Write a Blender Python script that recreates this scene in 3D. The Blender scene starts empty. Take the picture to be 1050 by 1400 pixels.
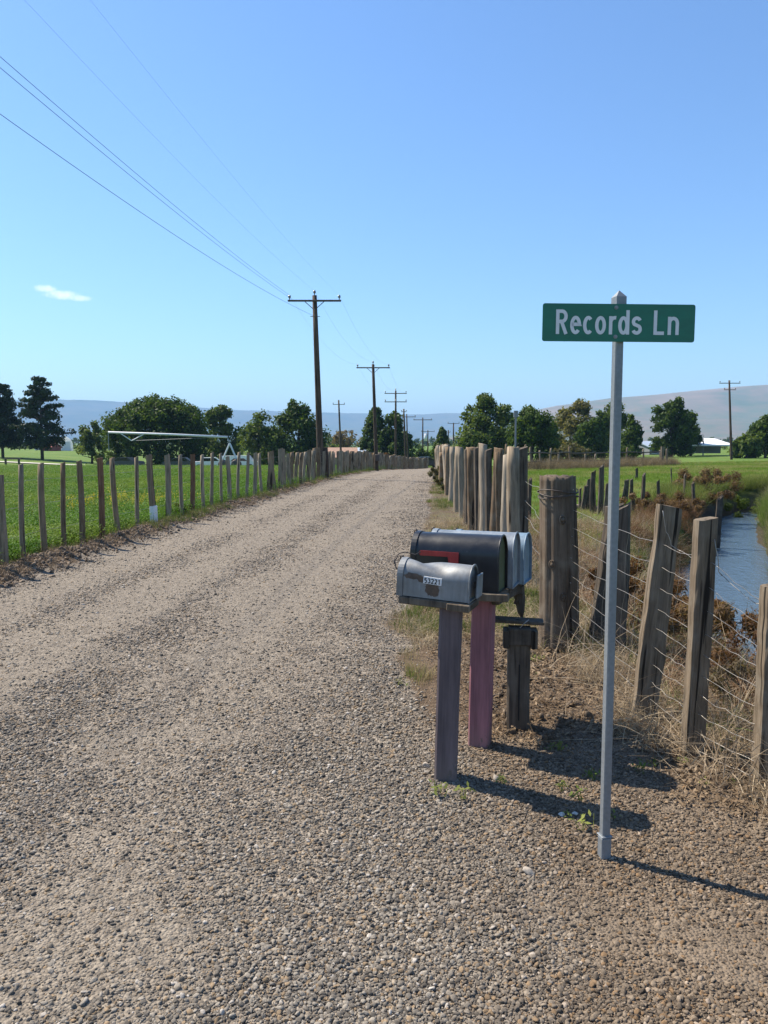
import bpy, math, random
import numpy as np
from mathutils import Vector, Matrix, Euler

scene = bpy.context.scene
COL = scene.collection
R = math.radians
PI = math.pi
# ------------------------------------------------------------------ camera
CAMH, F, CX, CY, YH = 1.65, 1052.0, 525.0, 700.0, 606.0
PITCH = math.atan((CY - YH) / F)
cam_d = bpy.data.cameras.new("camera")
cam_d.sensor_fit = 'VERTICAL'
cam_d.sensor_height = 24.0
cam_d.lens = F / 1400.0 * 24.0
cam_d.clip_start = 0.05
cam_d.clip_end = 30000
cam = bpy.data.objects.new("camera", cam_d)
COL.objects.link(cam)
cam.location = (0, 0, CAMH)
cam.rotation_euler = (PI / 2 - PITCH, 0, 0)
scene.camera = cam
# ------------------------------------------------------------------ light
SUN_EL = R(52)
SUN_AZ = R(-60)            # from +Y towards -X
sun_vec = Vector((math.sin(SUN_AZ) * math.cos(SUN_EL), math.cos(SUN_AZ) * math.cos(SUN_EL), math.sin(SUN_EL)))
sd = bpy.data.lights.new("sun", 'SUN')
sd.energy = 5.0
sd.angle = R(0.53)
sd.color = (1.0, 0.91, 0.78)
sun = bpy.data.objects.new("sun", sd)
COL.objects.link(sun)
sun.rotation_euler = (-sun_vec).to_track_quat('-Z', 'Y').to_euler()

world = bpy.data.worlds.new("World")
scene.world = world
world.use_nodes = True
wn, wl = world.node_tree.nodes, world.node_tree.links
wn.clear()
wo = wn.new('ShaderNodeOutputWorld')
bg = wn.new('ShaderNodeBackground')
bg.inputs['Strength'].default_value = 0.093
sky = wn.new('ShaderNodeTexSky')
sky.sky_type = 'NISHITA'
sky.sun_disc = False
sky.sun_elevation = SUN_EL
sky.sun_rotation = SUN_AZ
sky.altitude = 500
sky.air_density = 1.25
sky.dust_density = 0.5
sky.ozone_density = 5.5
# one small fair-weather cloud low in the left of the sky
tc = wn.new('ShaderNodeTexCoord')
def wmath(op, a, b=None, c=None):
    n = wn.new('ShaderNodeMath'); n.operation = op
    for i, v in enumerate((a, b, c)):
        if v is None: continue
        if isinstance(v, (int, float)): n.inputs[i].default_value = v
        else: wl.new(v, n.inputs[i])
    return n.outputs[0]
sep = wn.new('ShaderNodeSeparateXYZ'); wl.new(tc.outputs['Generated'], sep.inputs[0])
az = wmath('ARCTAN2', sep.outputs[0], sep.outputs[1])
el = wmath('ARCSINE', sep.outputs[2])
cn = wn.new('ShaderNodeTexNoise'); cn.inputs['Scale'].default_value = 95; cn.inputs['Detail'].default_value = 6; cn.inputs['Roughness'].default_value = 0.62
wl.new(tc.outputs['Generated'], cn.inputs['Vector'])
msum = None
for (da, de, ra, re_) in ((-0.407, 0.1780, 0.018, 0.0058), (-0.389, 0.1722, 0.026, 0.0072), (-0.372, 0.1700, 0.020, 0.0048)):
    ua = wmath('DIVIDE', wmath('SUBTRACT', az, da), ra)
    ue = wmath('DIVIDE', wmath('SUBTRACT', el, de), re_)
    q = wmath('SUBTRACT', 1.0, wmath('ADD', wmath('MULTIPLY', ua, ua), wmath('MULTIPLY', ue, ue)))
    q = wmath('MAXIMUM', q, 0.0)
    msum = q if msum is None else wmath('MAXIMUM', msum, q)
cm = wmath('ADD', msum, wmath('MULTIPLY', wmath('SUBTRACT', cn.outputs[0], 0.55), 1.6))
mr = wn.new('ShaderNodeMapRange'); mr.interpolation_type = 'SMOOTHSTEP'
wl.new(cm, mr.inputs[0]); mr.inputs[1].default_value = 0.0; mr.inputs[2].default_value = 1.5
cf = wmath('MULTIPLY', wmath('MULTIPLY', mr.outputs[0], 0.75), wmath('MINIMUM', wmath('MULTIPLY', msum, 3.0), 1.0))
cmix = wn.new('ShaderNodeMix'); cmix.data_type = 'RGBA'
tintn = wn.new('ShaderNodeMix'); tintn.data_type = 'RGBA'; tintn.blend_type = 'MULTIPLY'; tintn.inputs[0].default_value = 1.0
wl.new(sky.outputs[0], tintn.inputs[6]); tintn.inputs[7].default_value = (0.86, 1.00, 1.13, 1)
wl.new(cf, cmix.inputs[0]); wl.new(tintn.outputs[2], cmix.inputs[6]); cmix.inputs[7].default_value = (9.5, 9.5, 9.9, 1)
wl.new(cmix.outputs[2], bg.inputs[0])
wl.new(bg.outputs[0], wo.inputs[0])

scene.view_settings.view_transform = 'Standard'
scene.view_settings.look = 'None'
scene.view_settings.gamma = 1.0
scene.view_settings.exposure = 0.88
try: scene.view_settings.use_curve_mapping = False
except Exception: pass
scene.render.engine = 'CYCLES'
scene.cycles.use_denoising = True
scene.cycles.max_bounces = 6
scene.cycles.diffuse_bounces = 3
scene.cycles.transparent_max_bounces = 6
scene.cycles.volume_bounces = 0

# ------------------------------------------------------------------ numeric helpers
rng = np.random.default_rng(11)
rnd = random.Random(5)
def vnoise(x, y, seed=0):
    xi = np.floor(x).astype(np.int64); yi = np.floor(y).astype(np.int64)
    xf = x - xi; yf = y - yi
    u = xf * xf * (3 - 2 * xf); v = yf * yf * (3 - 2 * yf)
    def h(a, b):
        n = (a * 374761393 + b * 668265263 + seed * 974711) & 0x7fffffff
        n = ((n ^ (n >> 13)) * 1274126177) & 0x7fffffff
        return ((n ^ (n >> 16)) & 0xffff) / 65535.0
    return (h(xi, yi) * (1 - u) + h(xi + 1, yi) * u) * (1 - v) + (h(xi, yi + 1) * (1 - u) + h(xi + 1, yi + 1) * u) * v
def fbm(x, y, s, seed=0, o=3):
    t = 0; a = 0.5; f = 1.0 / s; n = 0
    for i in range(o):
        t = t + a * vnoise(x * f, y * f, seed + i * 17); n += a; a *= 0.5; f *= 2.03
    return t / n
def sstep(a, b, x):
    t = np.clip((x - a) / (b - a), 0, 1)
    return t * t * (3 - 2 * t)

CREEK = np.array([(6.5, -14), (5.4, -6), (4.9, 0), (4.75, 4), (4.75, 7), (4.85, 9), (5.3, 11.2), (6.95, 15), (9.2, 20), (11.4, 24.6), (12.7, 26.4), (15, 27.3), (19, 27.6), (30, 31), (60, 40)], float)
def creek_d(x, y):
    best = np.full(np.shape(x), 1e9)
    for (ax, ay), (bx, by) in zip(CREEK[:-1], CREEK[1:]):
        dx, dy = bx - ax, by - ay
        t = np.clip(((x - ax) * dx + (y - ay) * dy) / (dx * dx + dy * dy), 0, 1)
        best = np.minimum(best, np.hypot(x - ax - t * dx, y - ay - t * dy))
    return best
EDGE_L = ([-20, 0, 8.95, 13.5, 27, 35, 60, 81, 100, 120], [-6.2, -5.2, -4.45, -4.15, -3.1, -2.35, -0.1, 2.75, 6.5, 12])
EDGE_R = ([-20, 0, 4, 7, 12, 18.5, 35, 60, 81, 100, 120], [2.5, 1.2, 0.25, 0.16, 0.55, 1.05, 2.3, 3.7, 5.2, 10, 16])
def road_mask(x, y):
    n = (fbm(x, y, 0.7, 3) - 0.5)
    l = np.interp(y, *EDGE_L) + n * 0.5
    r = np.interp(y, *EDGE_R) + n * 0.55
    soft = 0.18 + 0.004 * np.abs(y)
    m = sstep(-soft, soft, x - l) * (1 - sstep(-soft, soft, x - r))
    ax = 1.75 + n * 0.9 - 0.45 * sstep(3.2, 4.7, y) + 0.2 * (y < 2.5)
    ap = (1 - sstep(3.9, 4.9, y + n * 1.0)) * (1 - sstep(-0.35, 0.35, x - ax)) * sstep(-1, -0.5, x - l)
    m = np.maximum(m, ap)
    return m * (y < 118)
def T0(x, y):
    w = 1.0 / (1.0 + ((x + 15) / 40.0) ** 4)
    z = -1.9 * sstep(30, 120, y) * w
    return z
def terrain(x, y):
    x = np.asarray(x, float); y = np.asarray(y, float)
    z = T0(x, y)
    near = (1 - sstep(60, 110, np.hypot(x, y)))
    d = creek_d(x, y)
    wob = (fbm(x, y, 1.1, 9) - 0.5) * 0.7
    cxm = np.interp(y, CREEK[:, 1], CREEK[:, 0])
    lf_ = (1 - sstep(-.3, .3, x - cxm)) * (1 - sstep(13, 19, y))
    prof = 1 - sstep(0.32, 1.55, d * (1.45 - .75 * lf_) + wob * .7)
    z = z - 1.1 * prof * near
    rm = road_mask(x, y)
    z = z + near * (1 - rm) * (1 - prof) * (fbm(x, y, 0.8, 21, 4) - 0.5) * 0.10
    z = z + near * rm * ((fbm(x, y, 0.9, 33, 3) - 0.5) * 0.030)
    # crown and shallow wheel tracks of the road
    l = np.interp(y, *EDGE_L); r = np.interp(y, *EDGE_R)
    u = (x - l) / np.maximum(r - l, 0.5)
    z = z + near * rm * 0.05 * np.clip(1 - (2 * u - 1) ** 2, 0, 1)
    # windrow of scraped dirt under the left fence
    dl = x - (l - 0.28)
    z = z + near * 0.10 * np.exp(-(dl / 0.28) ** 2) * (0.4 + 1.2 * fbm(x, y, 0.5, 40, 3)) * (y > -10) * (y < 90)
    return z
def Tz(x, y):
    return float(terrain(np.array([x]), np.array([y]))[0])
_c, _s = math.cos(PITCH), math.sin(PITCH)
def ray(px, py):
    a, b = (px - CX) / F, (CY - py) / F
    return Vector((a, _c + b * _s, -_s + b * _c))
def gp(px, py, z=0.0):
    d = ray(px, py); t = (z - CAMH) / d.z
    return Vector((d.x * t, d.y * t, z))
def P(px, py, Y):
    d = ray(px, py); t = Y / d.y
    return Vector((d.x * t, Y, CAMH + d.z * t))
def gx(px, Y):
    """ground point under picture column px at distance Y"""
    z = 0.0
    for _ in range(3):
        c = Y * _c + (CAMH - z) * _s
        X = (px - CX) / F * c
        z = Tz(X, Y)
    return Vector((X, Y, z))

# ------------------------------------------------------------------ mesh helpers
def tag(o, label=None, cat=None, group=None, kind=None):
    if label: o['label'] = label
    if cat: o['category'] = cat
    if group: o['group'] = group
    if kind: o['kind'] = kind
    return o
def empty(name, loc=(0, 0, 0), rz=0.0, label=None, cat=None, group=None):
    o = bpy.data.objects.new(name, None); COL.objects.link(o)
    o.location = loc; o.rotation_euler = (0, 0, rz); o.empty_display_size = 0.2
    return tag(o, label, cat, group)
def link(name, me, parent=None, loc=(0, 0, 0), rot=(0, 0, 0), scl=(1, 1, 1)):
    o = bpy.data.objects.new(name, me); COL.objects.link(o)
    o.location = loc; o.rotation_euler = rot; o.scale = scl
    if parent is not None: o.parent = parent
    return o
def np_mesh(name, V, Fq, mat, smooth=False, attrs=None):
    """V (n,3), Fq (m,k) constant size faces"""
    me = bpy.data.meshes.new(name)
    V = np.asarray(V, np.float32); Fq = np.asarray(Fq, np.int32)
    m, k = Fq.shape
    me.vertices.add(len(V)); me.vertices.foreach_set('co', V.ravel())
    me.loops.add(m * k); me.loops.foreach_set('vertex_index', Fq.ravel())
    me.polygons.add(m)
    me.polygons.foreach_set('loop_start', np.arange(m, dtype=np.int32) * k)
    me.polygons.foreach_set('loop_total', np.full(m, k, np.int32))
    if smooth: me.polygons.foreach_set('use_smooth', np.ones(m, bool))
    me.update(calc_edges=True)
    if attrs:
        for an, av in attrs.items():
            av = np.asarray(av, np.float32)
            if av.ndim == 1:
                a = me.attributes.new(an, 'FLOAT', 'POINT'); a.data.foreach_set('value', av)
            else:
                a = me.attributes.new(an, 'FLOAT_VECTOR', 'POINT'); a.data.foreach_set('vector', av.ravel())
    if mat: me.materials.append(mat)
    return me
class MB:
    def __init__(s): s.v = []; s.f = []
    def add(s, v, f):
        o = len(s.v); s.v += [tuple(p) for p in v]; s.f += [tuple(i + o for i in q) for q in f]; return s
    def box(s, c, size, rot=None, bev=0.0):
        x, y, z = (q / 2 for q in size)
        if bev <= 0:
            v = [(-x, -y, -z), (x, -y, -z), (x, y, -z), (-x, y, -z), (-x, -y, z), (x, -y, z), (x, y, z), (-x, y, z)]
            f = [(3, 2, 1, 0), (4, 5, 6, 7), (0, 1, 5, 4), (1, 2, 6, 5), (2, 3, 7, 6), (3, 0, 4, 7)]
        else:
            b = bev; v = []
            for zz, k in ((-z, b), (-z + b, 0), (z - b, 0), (z, b)):
                xx, yy = x - k, y - k
                v += [(-xx + b, -yy, zz), (xx - b, -yy, zz), (xx, -yy + b, zz), (xx, yy - b, zz), (xx - b, yy, zz), (-xx + b, yy, zz), (-xx, yy - b, zz), (-xx, -yy + b, zz)]
            f = [tuple(range(7, -1, -1)), tuple(range(24, 32))]
            for r_ in range(3):
                for i in range(8):
                    j = (i + 1) % 8
                    f.append((r_ * 8 + i, r_ * 8 + j, r_ * 8 + 8 + j, r_ * 8 + 8 + i))
        M = rot if rot is not None else Matrix.Identity(3)
        c = Vector(c)
        return s.add([M @ Vector(p) + c for p in v], f)
    def tube(s, pts, rad, n=8, cap=True):
        pts = [Vector(p) for p in pts]
        if not hasattr(rad, '__len__'): rad = [rad] * len(pts)
        v = []; up = None
        for i, p in enumerate(pts):
            t = (pts[min(i + 1, len(pts) - 1)] - pts[max(i - 1, 0)])
            if t.length < 1e-9: t = Vector((0, 0, 1))
            t.normalize()
            if up is None:
                up = Vector((0, 0, 1)) if abs(t.z) < 0.9 else Vector((1, 0, 0))
            a = t.cross(up)
            if a.length < 1e-6: a = t.cross(Vector((0, 1, 0)))
            a.normalize(); b = t.cross(a); up = -b if False else up
            for k in range(n):
                q = 2 * PI * k / n
                v.append(p + a * math.cos(q) * rad[i] + b * math.sin(q) * rad[i])
        f = []
        for i in range(len(pts) - 1):
            for k in range(n):
                j = (k + 1) % n
                f.append((i * n + k, i * n + j, i * n + n + j, i * n + n + k))
        if cap:
            f.append(tuple(range(n - 1, -1, -1))); f.append(tuple(range((len(pts) - 1) * n, len(pts) * n)))
        return s.add(v, f)
    def prism(s, prof, axis, lo, hi):
        """closed profile of (a,b), extruded along axis"""
        def p3(a, b, c): return {'x': (c, a, b), 'y': (a, c, b), 'z': (a, b, c)}[axis]
        n = len(prof)
        v = [p3(a, b, lo) for a, b in prof] + [p3(a, b, hi) for a, b in prof]
        f = [tuple(range(n - 1, -1, -1)), tuple(range(n, 2 * n))]
        for i in range(n):
            j = (i + 1) % n
            f.append((i, j, n + j, n + i))
        return s.add(v, f)
    def mesh(s, name, mat, smooth=False):
        me = bpy.data.meshes.new(name)
        me.from_pydata([tuple(p) for p in s.v], [], s.f)
        if mat: me.materials.append(mat)
        if smooth:
            for p in me.polygons: p.use_smooth = True
        import bmesh
        bm = bmesh.new(); bm.from_mesh(me); bmesh.ops.recalc_face_normals(bm, faces=bm.faces); bm.to_mesh(me); bm.free()
        me.update(); return me
    def build(s, name, mat, parent=None, smooth=False, **k):
        return link(name, s.mesh(name, mat, smooth), parent, **k)

# ------------------------------------------------------------------ material helpers
class NT:
    def __init__(s, name):
        s.m = bpy.data.materials.new(name); s.m.use_nodes = True
        s.n = s.m.node_tree.nodes; s.l = s.m.node_tree.links; s.n.clear()
        s.out = s.n.new('ShaderNodeOutputMaterial')
    def new(s, t, **k):
        n = s.n.new(t)
        for a, b in k.items(): setattr(n, a, b)
        return n
    def put(s, sock, v):
        if v is None: return
        if isinstance(v, bpy.types.NodeSocket): s.l.new(v, sock)
        elif isinstance(v, tuple) and len(v) == 3 and len(sock.default_value) == 4: sock.default_value = (*v, 1)
        else: sock.default_value = v
    def math(s, op, a, b=None, c=None, clamp=False):
        n = s.new('ShaderNodeMath', operation=op); n.use_clamp = clamp
        for i, v in enumerate((a, b, c)): s.put(n.inputs[i], v)
        return n.outputs[0]
    def mix(s, f, a, b, blend='MIX'):
        n = s.new('ShaderNodeMix', data_type='RGBA', blend_type=blend); n.clamp_factor = True
        s.put(n.inputs[0], f); s.put(n.inputs[6], a); s.put(n.inputs[7], b)
        return n.outputs[2]
    def noise(s, scale, detail=4, rough=0.55, vec=None, dist=0.0, out=0):
        n = s.new('ShaderNodeTexNoise'); s.put(n.inputs['Scale'], scale); n.inputs['Detail'].default_value = detail
        n.inputs['Roughness'].default_value = rough; n.inputs['Distortion'].default_value = dist
        if vec is not None: s.put(n.inputs['Vector'], vec)
        return n.outputs[out]
    def vor(s, scale, vec=None, feature='F1', out='Distance', rnd_=1.0):
        n = s.new('ShaderNodeTexVoronoi', feature=feature); s.put(n.inputs['Scale'], scale)
        n.inputs['Randomness'].default_value = rnd_
        if vec is not None: s.put(n.inputs['Vector'], vec)
        return n.outputs[out]
    def coord(s, kind='Object'): return s.new('ShaderNodeTexCoord').outputs[kind]
    def map(s, vec, scale=(1, 1, 1), loc=(0, 0, 0), rot=(0, 0, 0)):
        n = s.new('ShaderNodeMapping'); s.put(n.inputs[0], vec); n.inputs['Scale'].default_value = scale
        n.inputs['Location'].default_value = loc; n.inputs['Rotation'].default_value = rot
        return n.outputs[0]
    def ramp(s, f, stops):
        n = s.new('ShaderNodeValToRGB'); s.put(n.inputs[0], f); e = n.color_ramp.elements
        while len(e) < len(stops): e.new(0.5)
        for i, (p, c) in enumerate(stops):
            e[i].position = p; e[i].color = (*c, 1) if len(c) == 3 else c
        return n.outputs[0]
    def rng(s, v, a, b, c=0.0, d=1.0, smooth=True):
        n = s.new('ShaderNodeMapRange'); n.interpolation_type = 'SMOOTHSTEP' if smooth else 'LINEAR'
        s.put(n.inputs[0], v)
        for i, q in enumerate((a, b, c, d)): n.inputs[i + 1].default_value = q
        return n.outputs[0]
    def attr(s, name, inst=False, out='Fac'):
        n = s.new('ShaderNodeAttribute', attribute_name=name)
        n.attribute_type = 'INSTANCER' if inst else 'GEOMETRY'
        return n.outputs[out]
    def orand(s): return s.new('ShaderNodeObjectInfo').outputs['Random']
    def bump(s, h, strength=0.5, dist=0.01, n0=None):
        n = s.new('ShaderNodeBump'); n.inputs['Strength'].default_value = strength; n.inputs['Distance'].default_value = dist
        s.put(n.inputs['Height'], h)
        if n0 is not None: s.l.new(n0, n.inputs['Normal'])
        return n.outputs[0]
    def pbr(s, color, rough=0.8, metal=0.0, normal=None, spec=0.3, **k):
        b = s.new('ShaderNodeBsdfPrincipled')
        s.put(b.inputs['Base Color'], color); s.put(b.inputs['Roughness'], rough); s.put(b.inputs['Metallic'], metal)
        s.put(b.inputs['Specular IOR Level'], spec)
        if normal is not None: s.l.new(normal, b.inputs['Normal'])
        for a, v in k.items(): s.put(b.inputs[a], v)
        s.l.new(b.outputs[0], s.out.inputs[0]); s.b = b
        return s.m
    def leafy(s, color, trans=0.35, rough=0.6, tcol=None):
        d = s.new('ShaderNodeBsdfPrincipled'); s.put(d.inputs['Base Color'], color); d.inputs['Roughness'].default_value = rough
        d.inputs['Specular IOR Level'].default_value = 0.12
        t = s.new('ShaderNodeBsdfTranslucent'); s.put(t.inputs[0], tcol if tcol is not None else color)
        m = s.new('ShaderNodeMixShader'); m.inputs[0].default_value = trans
        s.l.new(d.outputs[0], m.inputs[1]); s.l.new(t.outputs[0], m.inputs[2]); s.l.new(m.outputs[0], s.out.inputs[0])
        return s.m
def flat(name, col, rough=0.7, metal=0.0, var=0.12, scale=8, spec=0.3, bump=0.0):
    n = NT(name); c = n.coord(); nz = n.noise(scale, 5, 0.6, c)
    f = n.rng(nz, 0.25, 0.75, 1 - var, 1 + var, False)
    v = n.new('ShaderNodeVectorMath', operation='SCALE'); v.inputs[0].default_value = col; n.put(v.inputs['Scale'], f)
    nb = n.bump(nz, bump, 0.004) if bump else None
    return n.pbr(v.outputs[0], rough, metal, nb, spec)

def wood_mat(name, ramp, gscale=1.0, bumpd=0.006, rough=0.9, wear=0.35):
    n = NT(name); c = n.coord(); r = n.orand()
    off = n.new('ShaderNodeCombineXYZ'); n.put(off.inputs[0], n.math('MULTIPLY', r, 37.0)); n.put(off.inputs[2], n.math('MULTIPLY', r, 11.0))
    va = n.new('ShaderNodeVectorMath', operation='ADD'); n.put(va.inputs[0], c); n.put(va.inputs[1], off.outputs[0])
    st = n.map(va.outputs[0], (34 * gscale, 34 * gscale, 2.6 * gscale))
    g1 = n.noise(1.0, 6, 0.65, st, 0.6)
    g2 = n.noise(1.0, 3, 0.6, n.map(va.outputs[0], (90 * gscale, 90 * gscale, 2.2 * gscale)))
    big = n.noise(2.2, 4, 0.6, n.map(va.outputs[0], (1, 1, .35)))
    base = n.ramp(r, ramp)
    k = n.rng(g1, 0.3, 0.72, 0.48, 1.30, False)
    k = n.math('MULTIPLY', k, n.rng(big, 0.3, 0.7, 0.75, 1.22, False))
    k = n.math('MULTIPLY', k, n.rng(g2, 0.3, 0.7, 0.86, 1.12, False))
    v = n.new('ShaderNodeVectorMath', operation='SCALE'); n.put(v.inputs[0], base); n.put(v.inputs['Scale'], k)
    grey = n.mix(n.rng(n.noise(5, 4, 0.6, va.outputs[0]), 0.45, 0.7, 0, wear), v.outputs[0], (0.26, 0.23, 0.18))
    crack = n.rng(n.noise(1.0, 2, 0.5, n.map(va.outputs[0], (22 * gscale, 22 * gscale, .9)), 0.3), 0.30, 0.40, 0, 1)
    colr = n.mix(crack, (0.022, 0.018, 0.014), grey)
    h = n.math('ADD', n.math('MULTIPLY', g1, 0.6), n.math('MULTIPLY', crack, 0.8))
    h = n.math('ADD', h, n.math('MULTIPLY', g2, 0.25))
    return n.pbr(colr, rough, 0, n.bump(h, 0.9, bumpd), 0.15)
M = {}
M['post'] = wood_mat('weathered_post_wood', [(0.0, (0.24, 0.19, 0.135)), (0.35, (0.31, 0.255, 0.185)), (0.7, (0.25, 0.185, 0.12)), (1.0, (0.19, 0.13, 0.08))])
M['post_tan'] = wood_mat('tan_post_wood', [(0.0, (0.33, 0.27, 0.20)), (0.5, (0.39, 0.335, 0.26)), (1.0, (0.29, 0.225, 0.155))], wear=0.25)
M['post_red'] = wood_mat('reddish_post_wood', [(0.0, (0.20, 0.11, 0.065)), (1.0, (0.23, 0.13, 0.08))], wear=0.15)
M['post_dark'] = wood_mat('dark_old_wood', [(0.0, (0.085, 0.070, 0.055)), (1.0, (0.12, 0.095, 0.072))], wear=0.25)
M['plank_grey'] = wood_mat('grey_plank_wood', [(0.0, (0.145, 0.113, 0.082)), (1.0, (0.195, 0.15, 0.103))], 1.4)
M['pole'] = wood_mat('creosote_pole_wood', [(0.0, (0.075, 0.052, 0.038)), (1.0, (0.105, 0.075, 0.055))], 0.5, wear=0.08)
M['galv'] = None

def painted(name, col, under, chips=0.585):
    n = NT(name); c = n.coord()
    big = n.noise(3.0, 5, 0.6, n.map(c, (1, 1, .4)))
    fine = n.noise(60, 3, 0.6, c)
    streak = n.noise(1.0, 5, 0.6, n.map(c, (45, 45, 2)))
    v = n.new('ShaderNodeVectorMath', operation='SCALE'); v.inputs[0].default_value = col
    n.put(v.inputs['Scale'], n.math('MULTIPLY', n.rng(big, 0.3, 0.7, 0.58, 1.32, False), n.rng(streak, .3, .7, .70, 1.25, False)))
    chip = n.rng(n.noise(9, 6, 0.7, n.map(c, (1, 1, .5))), chips, chips + 0.05)
    colr = n.mix(chip, v.outputs[0], under)
    z = n.new('ShaderNodeSeparateXYZ'); n.put(z.inputs[0], c)
    dirt = n.rng(n.math('ADD', z.outputs[2], n.math('MULTIPLY', big, 0.2)), 0.05, 0.28, 0.55, 0.0)
    colr = n.mix(dirt, colr, (0.17, 0.14, 0.115))
    h = n.math('ADD', n.math('MULTIPLY', chip, -0.6), n.math('ADD', n.math('MULTIPLY', streak, .5), n.math('MULTIPLY', fine, 0.25)))
    return n.pbr(colr, 0.75, 0, n.bump(h, 0.6, 0.003), 0.3)
M['purple'] = painted('faded_purple_paint', (0.135, 0.105, 0.108), (0.12, 0.10, 0.09))
M['pink'] = painted('faded_pink_paint', (0.29, 0.128, 0.142), (0.17, 0.11, 0.10), 0.61)

def metal_paint(name, col, rough=0.45, metal=0.0, spots=(0.5, 0.5, 0.48), spot_amt=0.35, rust=None, dirt=0.5, spec=0.5):
    n = NT(name); c = n.coord()
    big = n.noise(7, 5, 0.62, c); fine = n.noise(55, 4, 0.65, c)
    v = n.new('ShaderNodeVectorMath', operation='SCALE'); v.inputs[0].default_value = col
    n.put(v.inputs['Scale'], n.math('MULTIPLY', n.rng(big, 0.3, 0.7, 0.72, 1.25, False), n.rng(n.noise(1.0, 4, .6, n.map(c, (70, 70, 5))), .3, .7, .86, 1.12, False)))
    colr = n.mix(n.rng(fine, 0.66, 0.72, 0, spot_amt), v.outputs[0], spots)
    colr = n.mix(n.rng(n.noise(4, 6, 0.7, n.map(c, (1, 1, .6), (3, 1, 2))), 0.55, 0.75, 0, dirt), colr, (0.16, 0.14, 0.12))
    if rust is not None:
        z = n.new('ShaderNodeSeparateXYZ'); n.put(z.inputs[0], c)
        m = None
        nz = n.noise(38, 5, 0.7, c)
        for (x0, z0, rx, rz) in rust:
            a = n.math('DIVIDE', n.math('SUBTRACT', z.outputs[0], x0), rx); b = n.math('DIVIDE', n.math('SUBTRACT', z.outputs[2], z0), rz)
            q = n.math('SUBTRACT', 1.0, n.math('ADD', n.math('MULTIPLY', a, a), n.math('MULTIPLY', b, b)))
            m = q if m is None else n.math('MAXIMUM', m, q)
        m = n.math('ADD', m, n.math('MULTIPLY', n.math('SUBTRACT', nz, 0.5), 2.6))
        side = n.rng(z.outputs[1], -0.06, -0.05, 1, 0)
        mk = n.math('MULTIPLY', n.rng(m, 0.05, 0.25), side)
        rc = n.ramp(n.noise(30, 5, .7, c), [(0.3, (0.045, 0.034, 0.028)), (0.7, (0.13, 0.088, 0.066))])
        colr = n.mix(mk, colr, rc)
    rg = n.rng(big, 0.3, 0.7, rough - 0.08, rough + 0.12, False)
    h = n.math('ADD', n.noise(11, 3, .5, c), n.math('MULTIPLY', fine, 0.15))
    return n.pbr(colr, rg, metal, n.bump(h, 0.25, 0.004), spec)
M['mb_grey'] = metal_paint('galvanised_mailbox_metal', (0.20, 0.21, 0.215), 0.48, 0.3, (0.25, 0.24, 0.23), 0.3, rust=[(-0.105, 0.098, 0.05, 0.017), (-0.045, 0.088, 0.045, 0.018), (-0.01, 0.045, 0.04, 0.035)])
M['mb_black'] = metal_paint('black_mailbox_enamel', (0.012, 0.013, 0.015), 0.33, 0.0, (0.20, 0.20, 0.19), 0.25, dirt=0.10, spec=0.5)
M['mb_green'] = metal_paint('dark_green_enamel', (0.045, 0.062, 0.024), 0.5, 0.0, (0.12, 0.11, 0.08), 0.3)
M['mb_silver'] = metal_paint('pale_grey_mailbox_metal', (0.22, 0.25, 0.275), 0.46, 0.3)
M['mb_blue'] = metal_paint('light_blue_mailbox_paint', (0.17, 0.245, 0.305), 0.45, 0.0)
M['flag'] = metal_paint('red_flag_paint', (0.42, 0.035, 0.030), 0.45, 0, (0.2, 0.03, 0.03), 0.3)
M['label_white'] = flat('white_sticker', (0.72, 0.72, 0.72), 0.5, var=0.08, scale=60)
M['black_ink'] = flat('black_ink', (0.012, 0.012, 0.014), 0.6)
M['steel'] = flat('dark_wire_steel', (0.10, 0.085, 0.075), 0.6, 0.6, 0.3, 40)
M['wire'] = flat('galvanised_wire', (0.36, 0.33, 0.29), 0.45, 0.75, 0.3, 30)
M['cable'] = flat('power_cable', (0.035, 0.05, 0.045), 0.6)
M['cable_thin'] = flat('thin_sunlit_cable', (0.30, 0.36, 0.42), 0.4, 0.5)  # sunlit look of the faint cables is put into this pale colour
M['porcelain'] = flat('porcelain_insulator', (0.16, 0.14, 0.13), 0.25, spec=0.6)
M['cross'] = wood_mat('crossarm_wood', [(0, (0.10, 0.08, 0.065)), (1, (0.13, 0.10, 0.08))], 0.5, wear=0.2)
n = NT('galvanised_post_steel'); c_ = n.coord()
sp = n.vor(55, c_, out='Color'); spg = n.noise(2.5, 5, .6, n.map(c_, (1, 1, .3)))
cc = n.ramp(n.math('ADD', n.math('MULTIPLY', spg, 0.7), n.math('MULTIPLY', n.noise(70, 2, .5, c_), 0.3)), [(0.3, (0.15, 0.165, 0.175)), (0.7, (0.29, 0.31, 0.32))])
M['galv'] = n.pbr(cc, n.rng(spg, .3, .7, .42, .62, False), 0.25, n.bump(n.noise(40, 3, .6, c_), .15, .002), .5)
n = NT('green_sign_sheeting'); c_ = n.coord()
g = n.noise(9, 5, .65, n.map(c_, (1, 1, 2.0)))
M['sign_green'] = n.pbr(n.ramp(g, [(0.25, (0.006, 0.105, 0.062)), (0.75, (0.012, 0.165, 0.10))]), n.rng(g, .3, .7, .38, .55, False), 0, n.bump(n.noise(160, 2, .5, c_), .06, .001), .5)
M['sign_white'] = flat('white_reflective_lettering', (0.66, 0.68, 0.68), 0.5, var=.08, scale=25)

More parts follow.
